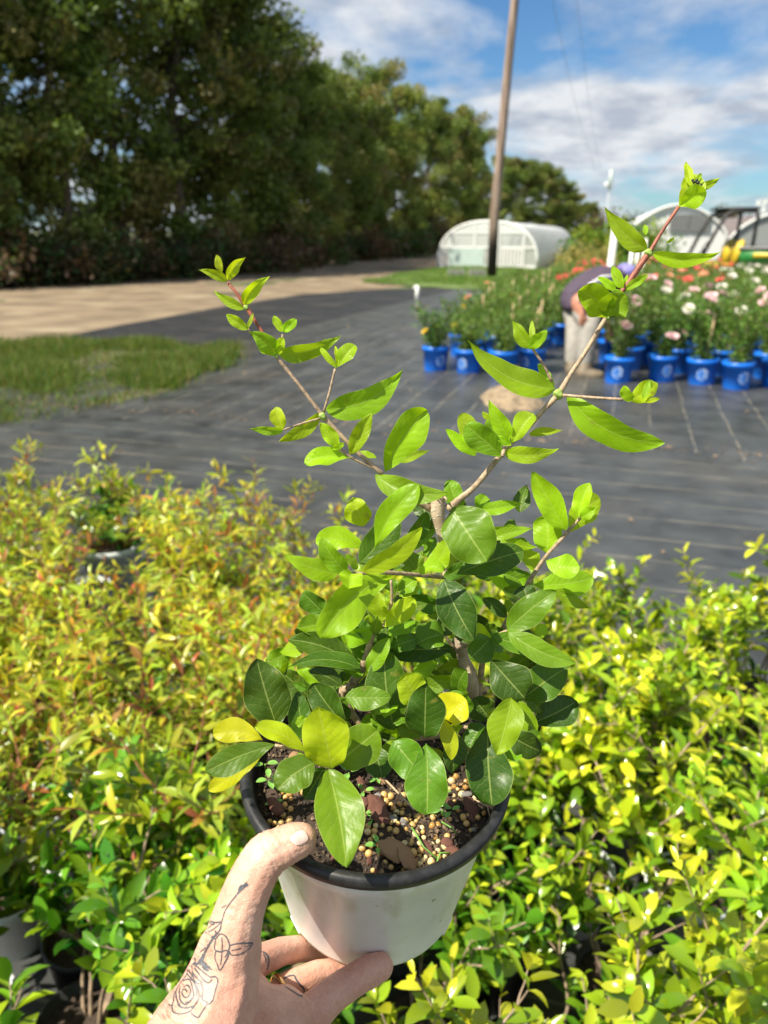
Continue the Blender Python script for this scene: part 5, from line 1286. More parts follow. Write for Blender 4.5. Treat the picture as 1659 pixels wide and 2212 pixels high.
LEAVES = [
 # --- left shoot
 ('T',205,285,170,170,48,2.2,.446,-.2), ('T',235,345,52,270,58,2.1,.446,-.4,'p',.08), ('T',240,337,362,188,66,2.2,.447,.2,'p',-.1), ('T',355,520,152,400,60,2.1,.448,.2,'p',-.05), ('T',352,502,518,312,82,2.1,.447,-.4,'p',-.1),
 ('T',375,660,233,560,66,2.1,.446,-.2), ('T',375,655,412,552,24,2.1,.446,0), ('T',600,675,545,568,52,2.0,.447,0), ('T',603,675,690,592,62,2.0,.447,0,'b'),
 ('T',560,822,378,675,120,1.8,.449,-.8,'p',.10), ('T',575,820,980,697,108,1.9,.449,.2,'p',.06), ('T',560,820,608,712,70,1.7,.449,-.5,'b'),
 ('T',955,910,838,768,40,2.0,.449,0), ('T',960,905,942,765,28,2.1,.449,0), ('T',962,907,1075,760,98,2.1,.449,0,'o'),
 ('T',885,1180,1390,915,178,1.6,.456,.6,'p',.12,8,18,.12), ('T',600,1312,555,1165,92,2.2,.45,0,'b'), ('T',605,1320,378,1307,55,2.1,.449,-.3,'p'),
 ('T',860,1190,578,1390,84,1.9,.459,.3,'e',-.06), ('T',965,1430,848,1268,88,2.1,.453,-.3), ('T',925,1440,1005,1400,40,2.1,.450,0), ('T',1040,1500,742,1530,112,1.9,.456,-.2,'o',.07),
 ('T',1045,1475,1182,1205,104,2.1,.455,-.6,'e',0,0,30), ('T',1215,1500,1100,1455,38,1.9,.46,.3), ('T',1270,1590,1545,1185,205,1.5,.462,-.5,'o',-.06,10,28,.1), ('T',1360,1522,1565,1448,58,1.8,.47,.4,'p'),
 ('A',885,35,1475,190,175,1.2,.461,-1.2,'e',.12,-5,22,.18),
 # --- right shoot
 ('R',1415,190,1380,55,44,2.1,.45,.3), ('R',1350,292,1388,130,118,2.2,.451,.4,'b',.22), ('R',1345,292,1497,220,112,2.0,.449,-.7,'o',-.08), ('R',1405,195,1575,135,42,2.0,.45,.2,'p',.05), ('R',1430,172,1470,115,24,1.9,.45,.2),
 ('R',1172,530,942,296,98,1.9,.452,0,'p',-.07), ('R',1203,550,1580,540,76,1.6,.452,-.4,'p',.10), ('R',1165,450,1160,395,28,2.0,.452,.2), ('R',1275,492,1320,465,18,2.1,.452,.2),
 ('R',1040,745,985,618,52,2.0,.453,0), ('R',1005,757,905,680,42,2.0,.453,0), ('R',1048,750,1178,665,44,2.1,.453,-.2), ('R',1049,732,1065,665,20,2.1,.453,0),
 ('R',955,897,795,752,150,1.6,.452,-.9,'b',.12), ('R',957,895,1052,770,150,1.5,.451,-.6,'b',-.12), 
 ('R',545,1065,435,908,72,2.1,.453,0,'p'), ('R',545,1065,545,915,32,2.1,.453,.3), ('R',525,1070,628,970,64,2.0,.452,-.4), ('R',672,1285,195,1025,135,1.7,.459,-.6,'p',-.14), ('R',665,1275,578,1150,52,1.7,.461,.4),
 ('R',735,1320,1265,1578,150,1.5,.46,-.4,'e',.10), ('R',1080,1357,1045,1270,62,2.1,.448,-.3), ('R',1085,1350,1228,1255,98,2.0,.450,.3,'b'), ('R',1150,1342,1188,1240,34,2.1,.447,0), ('R',1160,1360,1243,1340,24,2.2,.448,0),
 ('R',245,1640,165,1418,100,1.8,.47,0,'o'), ('R',240,1650,75,1505,62,1.9,.469,0), ('R',390,1655,185,1480,140,1.3,.458,-.4,'o'), ('R',390,1600,325,1425,145,1.0,.468,.3,'e'), ('R',420,1560,312,1348,92,1.9,.460,-.3,'p'),
 ('R',440,1580,555,1420,98,2.2,.459,-.2,'o'), ('R',320,1460,275,1412,32,1.8,.47,0), ('R',530,1535,715,1512,46,1.9,.465,.2,'p'), ('R',395,1632,692,1612,88,2.0,.458,-.3,'p',.08), ('R',430,1590,355,1545,48,1.8,.456,-.2),
 # --- crown around the cut top
 ('A',800,455,698,225,200,1.8,.476,0,'e'), ('A',790,640,400,600,180,1.9,.478,-.4,'o',.12), ('A',755,765,1050,310,235,.25,.470,.3,'e',.08,0,14,.12), ('A',880,640,1245,120,205,1.4,.458,-.8,'o',-.05,-12,20,.12),
 ('A',775,835,1270,465,160,2.0,.440,-1.4,'e',.05,16,18,.1), ('A',1130,590,1030,805,112,1.3,.448,-.5,'b',0,14), ('A',575,850,130,690,165,1.7,.438,-.6,'p',-.06,14), ('A',655,840,450,550,155,1.5,.434,-.4,'e',-.04), ('A',740,810,640,690,70,1.6,.432,-.3,'b'),
 ('A',690,845,670,970,195,1.8,.430,-.5,'b',0,-10,26), ('A',1010,870,440,1375,285,1.4,.444,-1.6,'o',.10,-10,24,.14), ('A',1310,345,1160,640,130,.6,.478,.3,'b'), ('A',1378,488,1160,665,92,1.3,.482,.2), ('A',1358,828,1518,535,158,1.5,.458,-.4,'p'),
 ('A',1258,850,1448,830,100,1.6,.456,-.4,'b',-.22), ('A',1225,895,1075,1000,128,1.3,.470,0,'b'), ('A',1245,850,1120,670,160,1.4,.478,.3,'e'), ('A',1245,960,1080,1030,70,1.8,.474,0),
 ('A',960,1282,1210,1050,160,2.5,.458,-.5,'o',0,6,10), ('A',975,1200,925,1000,150,2.3,.460,-.4,'b',-.12), ('A',985,1298,1312,1090,120,.4,.466,.2,'e',-.06), ('A',870,1292,800,1085,165,.3,.468,0), ('A',865,1335,715,1235,120,.5,.462,-.3,'b',-.1), ('A',880,1335,905,1190,95,1.0,.460,-.3,'p'),
 ('A',1180,1020,1475,1115,135,.5,.476,.2,'e',.06), ('A',745,1595,620,1240,320,.8,.475,.6,'b',0,8,10,.08), ('A',705,1575,168,1385,190,.3,.466,-.3,'e',.06,10), ('A',762,1625,175,1615,130,.25,.458,-.8,'p',.10), ('A',822,1640,1002,1370,140,1.3,.462,-.2,'e',.04), ('A',1520,1452,975,1440,215,.1,.478,-.9,'o',-.04,8,16,.1),
 ('A',1452,1350,1225,1425,215,.9,.468,-.6,'b',.06), ('A',1490,1222,1310,1190,62,1.2,.482,0), ('A',1000,890,1050,1020,92,.9,.464,0,'p'), ('A',1250,1250,1050,1310,92,1.0,.482,0,'e'), ('A',1380,330,1300,540,120,.7,.486,.3), ('A',1000,760,900,770,90,.8,.462,0),
 # --- right of the trunk
 ('B',270,318,555,748,400,.65,.455,-1.0,'b',0,4,12,.08,.10), ('B',305,852,855,665,235,.2,.466,-.4,'o',-.02,-6,14,.1), ('B',330,340,235,85,150,1.3,.482,.3,'b'), ('B',480,315,540,205,125,1.4,.476,.2,'b'), ('B',508,330,840,272,110,1.8,.474,.2,'p',.03),
 ('B',575,475,872,470,95,1.5,.476,.2,'e',.05), ('B',592,560,935,477,92,1.3,.470,-.2,'p',-.03), ('B',665,575,975,630,82,1.6,.478,.2,'p',.05), ('B',590,560,650,620,95,.3,.472,0), ('B',200,872,420,735,120,.6,.470,0,'e',.06), ('B',205,800,305,670,110,1.4,.472,0),
 ('B',885,935,565,812,210,2.0,.482,.3,'e',0,0,10), ('B',960,830,850,655,130,1.9,.48,.3,'e'), ('B',938,935,1415,880,215,1.6,.474,.2,'o',.05,0,10), ('B',1035,740,1312,790,185,1.9,.461,-.6,'o',.10), ('B',1045,697,1050,375,225,1.9,.475,.2,'o',.03), ('B',1200,495,925,10,195,1.9,.462,-.4,'e',.0,-8,24),
 ('B',1222,515,1480,235,205,2.1,.468,.2,'o',-.10), ('B',1292,375,1395,105,140,1.9,.460,-.2,'e'), ('B',1320,390,1462,300,90,1.9,.457,-.3,'p'), ('B',850,950,895,1085,165,.1,.462,-.3,'p'), ('B',825,965,690,972,72,1.0,.474,0), ('B',718,1312,1118,988,220,.6,.456,-.5,'e',-.02,-4,8),
 ('B',1118,972,1395,1132,110,1.4,.472,.3,'p',.04), ('B',712,1205,515,1050,105,.1,.474,.2,'e',.05), ('B',205,895,450,1388,285,0,.452,-.8,'e',.03,6,16,.1), ('B',725,1320,1278,1575,178,1.1,.452,-.9,'e',.07,-4,16,.12), ('B',602,1372,1032,1535,150,.7,.458,0,'e',-.03), ('B',582,1375,420,1540,215,.5,.462,-.6,'b'),
 ('B',640,1310,530,1300,110,.6,.478,0,'b'), ('B',760,1100,700,1130,110,.9,.480,0,'b'), ('B',940,1330,1050,1290,100,1.9,.476,.2), ('B',780,1180,800,1090,80,1.0,.470,0),
 ('D',888,178,1140,465,275,0,.452,-.5,'o',0,4,14,.08), ('D',1122,465,1442,235,240,.35,.458,-.2,'e',-.02,0,8), ('D',1190,640,1512,480,215,0,.464,-.1,'o',.03), ('D',1040,455,930,868,228,1.3,.444,-.7,'e',-.02,-8,14), ('D',1090,482,1225,695,72,1.3,.446,0,'e',-.04), ('D',1150,380,1132,220,36,2.0,.448,0,'p'),
 ('D',1030,730,1255,845,180,0,.462,0,'b'), ('D',870,655,900,1243,305,0,.456,-1.2,'o',.02,4,10,.06), ('D',880,605,765,460,190,.05,.486,0,'b'), ('D',410,748,420,345,268,.15,.438,-.8,'e',0,-6,14,.06), ('D',370,490,250,290,215,2.7,.450,-.3,'b',0,8,12), ('D',548,610,715,475,235,2.7,.446,-.3,'b',-.04,-10,14),
 ('D',590,412,765,525,140,.7,.462,0,'b',.08), ('D',535,615,600,910,112,2.4,.440,-.3,'e',-.08), ('D',600,685,615,1003,160,.1,.452,-.3,'e'), ('D',188,765,398,1015,235,.7,.436,-.6,'b',.02,8,18,.1,.12), ('D',255,640,235,600,110,1.0,.440,0), ('D',420,785,425,1300,285,.9,.434,-1.0,'o',-.02,4,14,.1,.1),
 ('C',1490,900,1570,1162,200,.3,.452,-.5,'o'), ('D',690,345,385,280,95,1.3,.470,-.3,'p',-.05), ('D',560,350,240,285,95,.5,.472,0), ('D',470,290,350,235,90,.6,.478,0), ('D',540,380,480,250,80,.7,.476,0), ('D',600,380,560,260,70,.8,.478,0), ('D',640,180,580,20,100,.2,.498,0), ('D',800,320,890,368,22,1.2,.480,-.2),
 ('D',190,690,120,110,290,.4,.460,.3,'b',-.04,0,14,.08), ('D',150,680,20,555,140,.9,.470,0), ('D',340,250,395,100,60,1.0,.485,0), ('D',90,760,180,640,110,1.4,.478,0,'e'), ('D',780,520,790,380,110,.1,.50,0), ('D',590,240,650,180,80,.1,.50,0), ('D',470,560,520,380,90,.2,.474,0),
 # --- left front
 ('C',705,748,540,190,350,.1,.448,0,'e',-.02,10,12,.06,.10), ('C',590,860,185,815,185,2.8,.444,.2,'o',.12,0,10), ('C',690,895,120,1122,205,.3,.436,-.4,'o',.03,0,10), ('C',605,945,150,1268,140,2.9,.446,.3,'o',-.02,0,8), ('C',935,955,525,750,145,2.4,.440,-.4,'o',.07),
 ('C',930,855,868,462,175,.2,.452,.3,'e'), ('C',1275,745,1000,395,225,.1,.446,0,'o',-.02), ('C',1160,1092,1040,585,355,2.7,.428,-.8,'b',0,-4,8,.05), ('C',1200,1045,1535,775,330,.8,.436,-.2,'b',0,6,12,.06), ('C',1010,1045,710,1265,265,.65,.424,-.5,'b',.05,12,16,.1),
 ('C',1095,1080,930,1345,185,0,.432,-.2,'e'), ('C',1125,1100,1275,1900,355,.75,.428,-2.6,'e',-.02,-4,16,.05,.05), ('C',1262,508,1642,510,180,.85,.448,-.2,'e',.02), ('C',1085,400,870,285,105,1.5,.462,0,'e'), ('C',1235,412,960,285,130,.1,.456,0,'e',.03), ('C',1240,400,1150,270,130,.5,.464,0,'e'),
 ('C',965,500,730,285,190,.2,.466,0,'e'), ('C',935,735,868,680,92,2.2,.440,0,'b'), ('C',960,450,840,390,60,.8,.450,0), ('C',810,790,795,755,24,1.5,.446,0), ('C',1180,560,1290,700,150,.1,.452,0), ('C',1380,790,1560,640,130,1.3,.470,0), ('C',1640,130,1590,-60,150,.2,.468,0),
]
for a in LEAVES: leaf(*a)
# middle layer of the crown
for k in range(58):
    u = rnd.uniform(600, 1190); v = rnd.uniform(1320, 1580)
    if k > 42: u, v = rnd.uniform(640, 1080), rnd.uniform(1560, 1640)
    x, y = (u*1.82278-1450)*1659/900, (v*1.82278-2500)*1659/900; a_ = rnd.uniform(0, 6.28); l_ = rnd.uniform(170, 250)
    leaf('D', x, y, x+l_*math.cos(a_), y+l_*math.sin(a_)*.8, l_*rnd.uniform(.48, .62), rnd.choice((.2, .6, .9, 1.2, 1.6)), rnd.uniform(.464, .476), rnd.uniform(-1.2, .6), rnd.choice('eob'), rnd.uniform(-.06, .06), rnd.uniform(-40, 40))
# inner leaves round the stems
for k in range(44):
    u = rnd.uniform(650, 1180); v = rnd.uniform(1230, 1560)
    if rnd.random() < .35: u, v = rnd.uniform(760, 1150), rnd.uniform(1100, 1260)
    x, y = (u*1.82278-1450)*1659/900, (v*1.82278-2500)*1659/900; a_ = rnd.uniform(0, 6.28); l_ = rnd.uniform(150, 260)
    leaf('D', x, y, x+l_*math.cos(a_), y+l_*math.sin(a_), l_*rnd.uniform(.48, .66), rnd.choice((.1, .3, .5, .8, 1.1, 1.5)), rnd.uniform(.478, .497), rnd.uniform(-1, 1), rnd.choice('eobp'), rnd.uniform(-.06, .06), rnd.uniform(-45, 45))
print('leaves', len(LEAVES))
# light green blade-like weed stems behind the low branch
for (x0, y0, x1, y1, w) in ((1275, 420, 1275, 250, 50), (1325, 690, 1310, 560, 50)):
    leaf('C', x0, y0, x1, y1, w, 1.8, .485, 0, 'b', name='weed_blade')
LQ.sort(key=lambda t: -t[0])
for it in LQ[:99]: leaf_mesh([it], it[1])
leaf_mesh(LQ[99:], 'small_leaves', 'stuff')
# seedlings on the soil
seed_m = simple('seedling_green', (.16, .34, .06), .5, .25, 200)
for (x_, y_), n, s in ((ZC(630, 1240), 4, 1.1), (ZC(600, 1090), 2, 1.2), (ZC(1510, 1220), 5, .8), (ZC(1400, 1330), 3, .9), (ZC(1400, 1510), 3, .8), (ZD(520, 1300), 4, 1.0), (ZD(580, 1330), 3, 1.0), (ZD(60, 1560), 4, 1.0), (ZC(660, 1390), 2, .8), (ZC(1280, 1200), 3, 1.2), (ZD(520, 1170), 3, .9), (ZD(15, 1370), 3, .6)):
    x, y = soil_pt(x_, y_); z = soil_h(x, y); mb = MB(); h = .006*s; mb.tube([(x, y, z), (x+.001, y-.0005, z+h)], [.0005, .0004], 6)
    for k in range(n):
        a = k*2*math.pi/n + rnd.uniform(-.3, .3); l = .0055*s*rnd.uniform(.8, 1.2); vs = []; fs = []
        for i in range(7):
            t = i/6
            for j in (-1, 0, 1):
                w = l*.28*math.sin(math.pi*min(1, .08+t*.92))**.7
                lx = .0015+t*l; ly = j*w; vs.append((x+.001+lx*math.cos(a)-ly*math.sin(a), y+lx*math.sin(a)+ly*math.cos(a), z+h+t*l*.3-t*t*l*.25+abs(j)*w*.3))
        for i in range(6):
            for j in (0, 1): q0 = i*3+j; fs.append((q0, q0+3, q0+4, q0+1))
        mb.add(vs, fs)
    mb.build('seedling', seed_m, plant)
# loose roots / grass wisps
for pts, rr_, m in (([ZD(110, 1070), ZD(200, 1180), ZD(330, 1305)], .0007, dry), ([ZD(760, 1220), ZD(860, 1290), ZD(885, 1370)], .0004, dry), ([ZD(310, 1455), ZD(400, 1570), ZD(500, 1625)], .0006, seed_m), ([ZD(610, 1575), ZD(520, 1600), ZD(500, 1650)], .0006, seed_m), ([ZD(530, 1380), ZD(600, 1430), ZD(640, 1450)], .0005, seed_m)):
    pp = []
    for i, (u, v) in enumerate(pts):
        x, y = soil_pt(u, v); pp.append((x, y, soil_h(x, y)+.004+.002*(i == 1)))
    mb = MB(); mb.tube(pp, rr_, 6); mb.build('root_thread' if m is dry else 'weed_wisp', m, plant)
# aphids on the right tip
mb = MB()
for k in range(16):
    c = P(*ZR(1410+rnd.uniform(0, 60), 185-rnd.uniform(-5, 45)), DD(.4475)); bm = bmesh.new(); bmesh.ops.create_icosphere(bm, subdivisions=1, radius=.0009)
    mb.add([v.co*Vector((1, 1, 1)).x + c for v in bm.verts], [tuple(w.index for w in f.verts) for f in bm.faces]); bm.free()
o = mb.build('aphid_cluster', simple('aphid', (.02, .025, .012), .5), plant); local(o)
tag(plant, 'glossy-leaved plant with two long shoots in a black-rimmed white pot held in the hand', 'potted plant')

# ================================================================ THE HAND
def H(x, y): return ZH(x, y)
def px(r, d): return r*d/F
def ch(lst):
    return [(P(u, v, d), px(r, d)) for u, v, d, r in lst]
# (u, v, depth, radius in photo px)
thumb = ch([(492, 2110, .392, 62), (505, 2020, .392, 62), (524, 1950, .393, 54), (548, 1895, .394, 50), (574, 1850, .395, 50), (606, 1832, .397, 45), (634, 1818, .399, 42), (650, 1812, .400, 36)])
thumb2 = ch([(478, 2080, .402, 60), (515, 1960, .410, 50), (548, 1880, .414, 46), (585, 1830, .412, 38)])
arm = ch([(330, 2480, .36, 140), (400, 2300, .375, 122), (455, 2190, .387, 98), (480, 2120, .393, 84), (497, 2050, .396, 70)])
arm2 = ch([(430, 2480, .385, 150), (500, 2330, .40, 130), (560, 2250, .42, 100), (600, 2215, .435, 80)])
palm = [ch([(510, 2170, .415, 64), (560, 2185, .435, 58), (610, 2205, .448, 48)]), ch([(520, 2250, .42, 86), (600, 2260, .44, 70), (650, 2250, .446, 56)]), ch([(490, 2100, .42, 50), (515, 2110, .44, 46)]),
        ch([(540, 2150, .44, 48), (570, 2180, .452, 40)])]
little = ch([(620, 2250, .445, 52), (668, 2198, .447, 43), (712, 2154, .450, 38), (768, 2116, .457, 35.5), (805, 2095, .461, 34), (820, 2088, .463, 31)])
ringf = ch([(565, 2185, .458, 40), (598, 2148, .464, 30), (640, 2122, .472, 30), (690, 2104, .482, 29), (745, 2098, .492, 26), (770, 2096, .498, 24)])
middle = ch([(570, 2190, .475, 34), (605, 2150, .486, 27), (660, 2118, .498, 26), (720, 2104, .508, 25), (760, 2095, .515, 23)])
index = ch([(520, 2110, .45, 44), (545, 2085, .460, 36), (573, 2069, .470, 33), (613, 2054, .484, 29), (655, 2050, .50, 27), (700, 2050, .515, 25)])
hand_me = sph_mesh([thumb, thumb2, arm, arm2, little, ringf, middle, index] + palm, .0009, 11, .0018, 'person')
skin, nt_, b_ = mat('pale_skin'); L = nt_.links.new
r, nz, tc = noise_col(nt_, (.56, .285, .20), (.74, .475, .36), 34, 8, .32, .68)
r2, nz2, _ = noise_col(nt_, (.93, .88, .88), (1.05, 1.05, 1.05), 500, 3, .3, .7)
mx = N(nt_, 'ShaderNodeMix', data_type='RGBA', blend_type='MULTIPLY'); mx.inputs[0].default_value = 1; L(r.outputs[0], mx.inputs[6]); L(r2.outputs[0], mx.inputs[7]); L(mx.outputs[2], b_.inputs['Base Color'])
b_.inputs['Roughness'].default_value = .46; b_.inputs['Subsurface Weight'].default_value = .35; b_.inputs['Subsurface Radius'].default_value = (.006, .0022, .0012); b_.inputs['Subsurface Scale'].default_value = .6
cr_ = N(nt_, 'ShaderNodeTexVoronoi'); cr_.inputs['Scale'].default_value = 900; L(tc.outputs['Object'], cr_.inputs[0])
mpk = N(nt_, 'ShaderNodeMapping'); mpk.inputs['Scale'].default_value = (1, 1, 5); L(tc.outputs['Object'], mpk.inputs[0]); wk = N(nt_, 'ShaderNodeTexNoise'); wk.inputs['Scale'].default_value = 60; wk.inputs['Detail'].default_value = 5; L(mpk.outputs[0], wk.inputs[0])
ad = N(nt_, 'ShaderNodeMath', operation='MULTIPLY_ADD'); ad.inputs[1].default_value = 3.0; L(wk.outputs['Fac'], ad.inputs[0]); L(cr_.outputs[0], ad.inputs[2]); bump(nt_, b_, ad.outputs[0], .45, .0004)
hand_me.materials.append(skin)
# knuckle creases, tendons and veins as real relief
co = np.empty(len(hand_me.vertices)*3, dtype=np.float32); hand_me.vertices.foreach_get('co', co); co = co.reshape(-1, 3)
no = np.array([v.normal[:] for v in hand_me.vertices])
disp = np.zeros(len(co))
def creases(p, ax, rad, offs, depth, wdt):
    global disp
    p = np.array(p[:]); ax = np.array(ax[:]); d = co-p; t = d@ax; r = np.linalg.norm(d-t[:, None]*ax, axis=1)
    near = np.exp(-np.maximum(0, r-rad)**2/(.004**2))
    for k, o_ in enumerate(offs): disp -= depth*(1-.25*(k % 2))*np.exp(-((t-o_+.0006*np.sin(d[:, 0]*900+k))/wdt)**2)*near
TA, TB = P(574, 1850, .395), P(634, 1818, .399); axt = (TB-TA).normalized()
creases(P(600, 1836, .397), axt, .013, (-.0045, -.002, .0004, .0026, .005), .00042, .0006)
creases(P(524, 1950, .393), (P(548, 1895, .394)-P(505, 2020, .392)).normalized(), .014, (-.004, .0, .004), .00022, .0009)
for a_, b_2 in (((704, 2160, .450), (768, 2116, .457)), ((768, 2116, .457), (812, 2092, .462))):
    A_, B_ = P(*a_), P(*b_2); creases((A_+B_)/2 if a_[0] > 750 else A_.lerp(B_, .85), (B_-A_).normalized(), .010, (-.0012, .001), .0004, .0005)
creases(P(470, 2190, .39), (P(497, 2050, .396)-P(455, 2190, .387)).normalized(), .03, (-.012, -.008, .0, .009), .0003, .0009)
for i_ in range(len(co)):
    c_ = co[i_]; disp[i_] += .00035*noise.noise(Vector((c_[0]*130, c_[1]*130, c_[2]*60)))+.00012*noise.noise(Vector((c_[0]*480, c_[1]*480, c_[2]*300)))
co += (no*disp[:, None]).astype(np.float32); hand_me.vertices.foreach_set('co', co.ravel()); hand_me.update()
person = obj('person', hand_me)
tag(person, 'rose-tattooed left hand and wrist holding up the white pot, thumb over its rim', 'person')
dg = bpy.context.evaluated_depsgraph_get()
bvh = BVHTree.FromObject(person, dg)
def hit(u, v, off=.00015):
    d = (P(u, v, 1)-CAM).normalized(); h, n, i, ds = bvh.ray_cast(CAM, d)
    return (h + n*off, n) if h else (None, None)
def strip(mb, pts, wpx):
    """ink line lying on the skin; pts in photo px; wpx width in px (number or list)"""
    dense = []; n = len(pts)
    for i in range(n-1):
        p0, p1, p2, p3 = pts[max(0, i-1)], pts[i], pts[i+1], pts[min(n-1, i+2)]
        m = max(2, int(math.dist(p1, p2)/2.5))
        for j in range(m+(i == n-2)):
            t = j/m; dense.append(tuple(.5*((2*p1[k])+(p2[k]-p0[k])*t+(2*p0[k]-5*p1[k]+4*p2[k]-p3[k])*t*t+(3*p1[k]-p0[k]-3*p2[k]+p3[k])*t**3) for k in (0, 1)) + (i+t,))
    prev = None; vs = []; fs = []
    for k, (u, v, t) in enumerate(dense):
        h, nn = hit(u, v)
        if h is None: prev = None; continue
        a = dense[max(0, k-1)]; b = dense[min(len(dense)-1, k+1)]; ha, _ = hit(a[0], a[1]); hb, _ = hit(b[0], b[1])
        if ha is None or hb is None or (hb-ha).length < 1e-7 or (hb-ha).length > .006: prev = None; continue
        w = (wpx if not hasattr(wpx, '__len__') else wpx[min(len(wpx)-1, int(t))]*(1-t % 1)+wpx[min(len(wpx)-1, int(t)+1)]*(t % 1))
        w *= 1+.25*noise.noise(Vector((u*.2, v*.2, 0)))
        sd = (hb-ha).cross(nn).normalized()*(w*.5*.39/F); vs += [h-sd, h+sd]; c = len(vs)-2
        if prev is not None: fs.append((prev, prev+1, c+1, c))
        prev = c
    if fs: mb.add(vs, fs)
ink, nt_, b_ = mat('tattoo_ink'); r, nz, tc = noise_col(nt_, (.055, .06, .075), (.13, .13, .14), 700, 3, .3, .7); nt_.links.new(r.outputs[0], b_.inputs['Base Color']); b_.inputs['Roughness'].default_value = .5
def ZZ(l): return [H(x, y) for x, y in l]
mb = MB()
W1 = 3.0
strokes = [
 ([(565, 570), (530, 600), (500, 640), (460, 690), (430, 740), (415, 790), (400, 850), (370, 880)], [9, 6, 3.5, 3, 3, 3, 4, 4]), ([(540, 585), (525, 600), (515, 615)], 9), ([(412, 715), (440, 700)], 2.5), ([(345, 795), (375, 803), (415, 798)], 3), ([(410, 798), (370, 805), (330, 840), (315, 865), (350, 850), (385, 825), (405, 805)], 2.4), ([(340, 800), (350, 812), (370, 815)], 2.4),
 ([(375, 850), (378, 880), (352, 890), (380, 900)], 4), ([(365, 890), (340, 930), (318, 970), (300, 1010), (285, 1040)], [5, 6, 7, 9, 10]), ([(318, 950), (285, 978)], 3), ([(290, 1010), (268, 1045)], 3),
 # leaf one
 ([(378, 900), (405, 870), (440, 890), (458, 940), (445, 985), (430, 1010)], W1), ([(378, 900), (370, 940), (375, 970), (410, 978)], W1), ([(412, 890), (415, 940), (412, 985)], 2.6),
 # leaf two (right)
 ([(458, 940), (500, 928), (550, 925), (595, 928), (565, 965), (520, 990), (470, 995), (455, 970)], W1), ([(470, 968), (510, 960), (525, 955)], 2.4), ([(545, 948), (585, 935)], 2.2),
 # leaf three (down)
 ([(378, 970), (372, 1010), (385, 1050), (402, 1085), (430, 1040), (452, 995), (440, 968), (410, 975), (380, 970)], W1), ([(412, 985), (410, 1020), (404, 1055)], 2.4),
 # rose stem base and sepals
 ([(285, 1035), (300, 1045), (320, 1060), (345, 1075)], [12, 10, 7, 4]), ([(300, 1050), (310, 1075), (335, 1090)], [8, 6, 3]), ([(330, 1070), (355, 1085)], 3), ([(285, 1040), (265, 1050), (250, 1040), (262, 1065)], 4), ([(250, 1010), (255, 1035), (240, 1050)], 3),
 # rose
 ([(240, 1045), (262, 1060), (290, 1085), (320, 1110), (345, 1128)], W1), ([(250, 1070), (285, 1120), (310, 1150), (335, 1160), (355, 1140)], W1), ([(345, 1128), (375, 1125), (388, 1150), (375, 1200), (365, 1240), (355, 1270), (330, 1290)], W1), ([(235, 1050), (240, 1100), (270, 1140), (300, 1160)], W1),
 ([(285, 1160), (300, 1200), (295, 1250), (310, 1270), (325, 1280), (310, 1310), (285, 1350), (270, 1368), (245, 1355), (230, 1340)], W1), ([(205, 1105), (225, 1130), (250, 1160), (270, 1200), (275, 1250), (255, 1290), (230, 1310)], W1), ([(240, 1110), (250, 1150), (280, 1170)], W1),
 ([(210, 1080), (200, 1120), (175, 1150), (150, 1190), (130, 1230), (125, 1270), (118, 1300), (125, 1335), (160, 1345), (200, 1340), (230, 1325), (250, 1300)], W1), ([(180, 1150), (215, 1140), (230, 1160), (240, 1200), (245, 1240), (225, 1270), (195, 1280)], W1),
 ([(165, 1180), (160, 1220), (165, 1260), (190, 1290), (215, 1280), (235, 1250)], W1), ([(185, 1190), (205, 1175), (225, 1195), (222, 1230), (200, 1250), (180, 1235), (178, 1205), (195, 1200), (208, 1215)], W1), ([(140, 1210), (145, 1260), (165, 1300), (200, 1312), (235, 1300)], W1), ([(215, 1085), (235, 1120), (225, 1150)], W1), ([(95, 1290), (120, 1300)], 2.5), ([(150, 1290), (175, 1310), (205, 1305)], 2.6), ([(250, 1165), (262, 1205), (262, 1240)], 2.6), ([(285, 1235), (300, 1265), (330, 1275)], 2.6),
 # marks on the index and ring fingers
 ([(650, 975), (675, 990), (690, 1020), (688, 1060), (680, 1085)], [4, 6, 8, 7, 4]), ([(648, 980), (668, 1005), (675, 1040)], 4),
 ([(780, 1140), (800, 1125), (840, 1118), (855, 1145), (880, 1175), (900, 1200), (895, 1230), (875, 1240), (845, 1220), (810, 1195), (785, 1180), (775, 1150)], 4.5), ([(800, 1190), (840, 1215), (875, 1238)], [5, 8, 9])]
for pts, w in strokes[:-4]: strip(mb, ZZ(pts), w)
mb.build('tattoo', ink, person)
for grp in (strokes[-4:-3], strokes[-3:-2], strokes[-2:-1], strokes[-1:]):
    mb = MB()
    for pts, w in grp: strip(mb, ZZ(pts), w)
    if mb.v: mb.build('tattoo', ink, person)
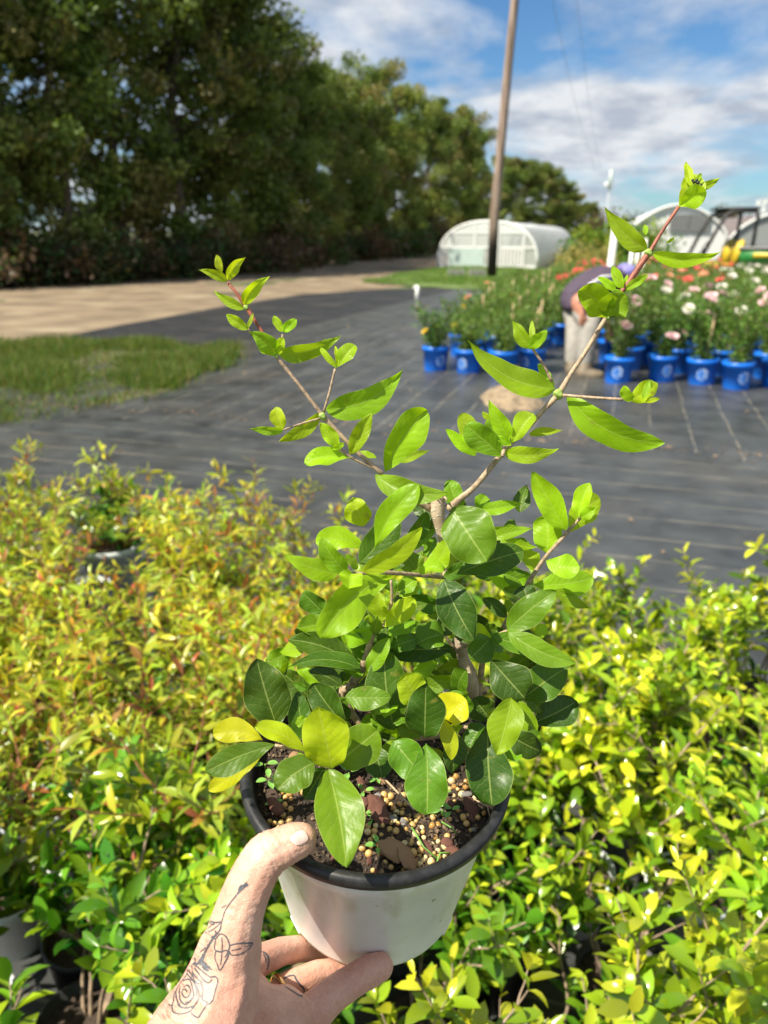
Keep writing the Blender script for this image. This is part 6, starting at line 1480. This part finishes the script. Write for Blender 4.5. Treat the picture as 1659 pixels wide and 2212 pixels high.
# nail of the thumb
nail_m, nt_, b_ = mat('fingernail'); b_.inputs['Base Color'].default_value = (.82, .58, .50, 1); b_.inputs['Roughness'].default_value = .22; b_.inputs['Coat Weight'].default_value = .4
mb = MB(); nu, nv = 14, 10; grid = []
A0, A1, B0, B1 = H(795, 275), H(905, 208), H(866, 362), H(950, 318)   # proximal-top, tip-top, proximal-bottom, tip-bottom
for i in range(nu+1):
    for j in range(nv+1):
        a = i/nu*2-1; b = j/nv*2-1; x = a*math.sqrt(max(0, 1-b*b*.45)); y = b*math.sqrt(max(0, 1-a*a*.45)); s = (x+1)/2; t = (y+1)/2
        u = (A0[0]*(1-t)+B0[0]*t)*(1-s)+(A1[0]*(1-t)+B1[0]*t)*s; v = (A0[1]*(1-t)+B0[1]*t)*(1-s)+(A1[1]*(1-t)+B1[1]*t)*s
        h, n, _i, _d = bvh.find_nearest(P(u, v, .386 + .006*s)); grid.append(h + n*(.00045 + .0006*(1-y*y)*(1-x*x*.3)))
if all(g is not None for g in grid):
    fs = [(i*(nv+1)+j, i*(nv+1)+j+1, (i+1)*(nv+1)+j+1, (i+1)*(nv+1)+j) for i in range(nu) for j in range(nv)]
    mb.add(grid, fs); mb.build('fingernail', nail_m, person)
else: print('nail missed', sum(g is None for g in grid))
# ring on the ring finger
c = P(606, 2142, .466); axr = (P(640, 2122, .472)-P(598, 2148, .464)).normalized()
gold, nt_, b_ = mat('gold'); b_.inputs['Base Color'].default_value = (.75, .5, .2, 1); b_.inputs['Metallic'].default_value = 1; b_.inputs['Roughness'].default_value = .2
T = Matrix.Translation(c) @ axr.to_track_quat('Z', 'Y').to_matrix().to_4x4(); rr_ = px(33.5, .466)
mb = MB(); mb.lathe([(rr_, -.0014), (rr_+.0011, -.001), (rr_+.0014, 0), (rr_+.0011, .001), (rr_, .0014), (rr_-.0004, 0)], 48, T, close=True)
tag(mb.build('finger_ring', gold), 'thin gold band worn on the ring finger of the hand under the pot', 'ring')
# fine arm hair along the outer wrist
mb = MB()
for k in range(150):
    t = rnd.random(); u, v = 345+t*110+rnd.uniform(-2, 34), 2205-t*190
    h, n = hit(u, v, 0)
    if h is None: continue
    l = rnd.uniform(.003, .007); dr = (n*.6 + (P(u-14, v-26, .39)-P(u, v, .39)).normalized()*.9).normalized()
    mb.tube([h, h+dr*l*.5, h+dr*l+Vector((0, 0, -.0008))], [.00006, .00005, .00002], 3, False)
mb.build('arm_hair', simple('arm_hair', (.10, .06, .035), .6), person)
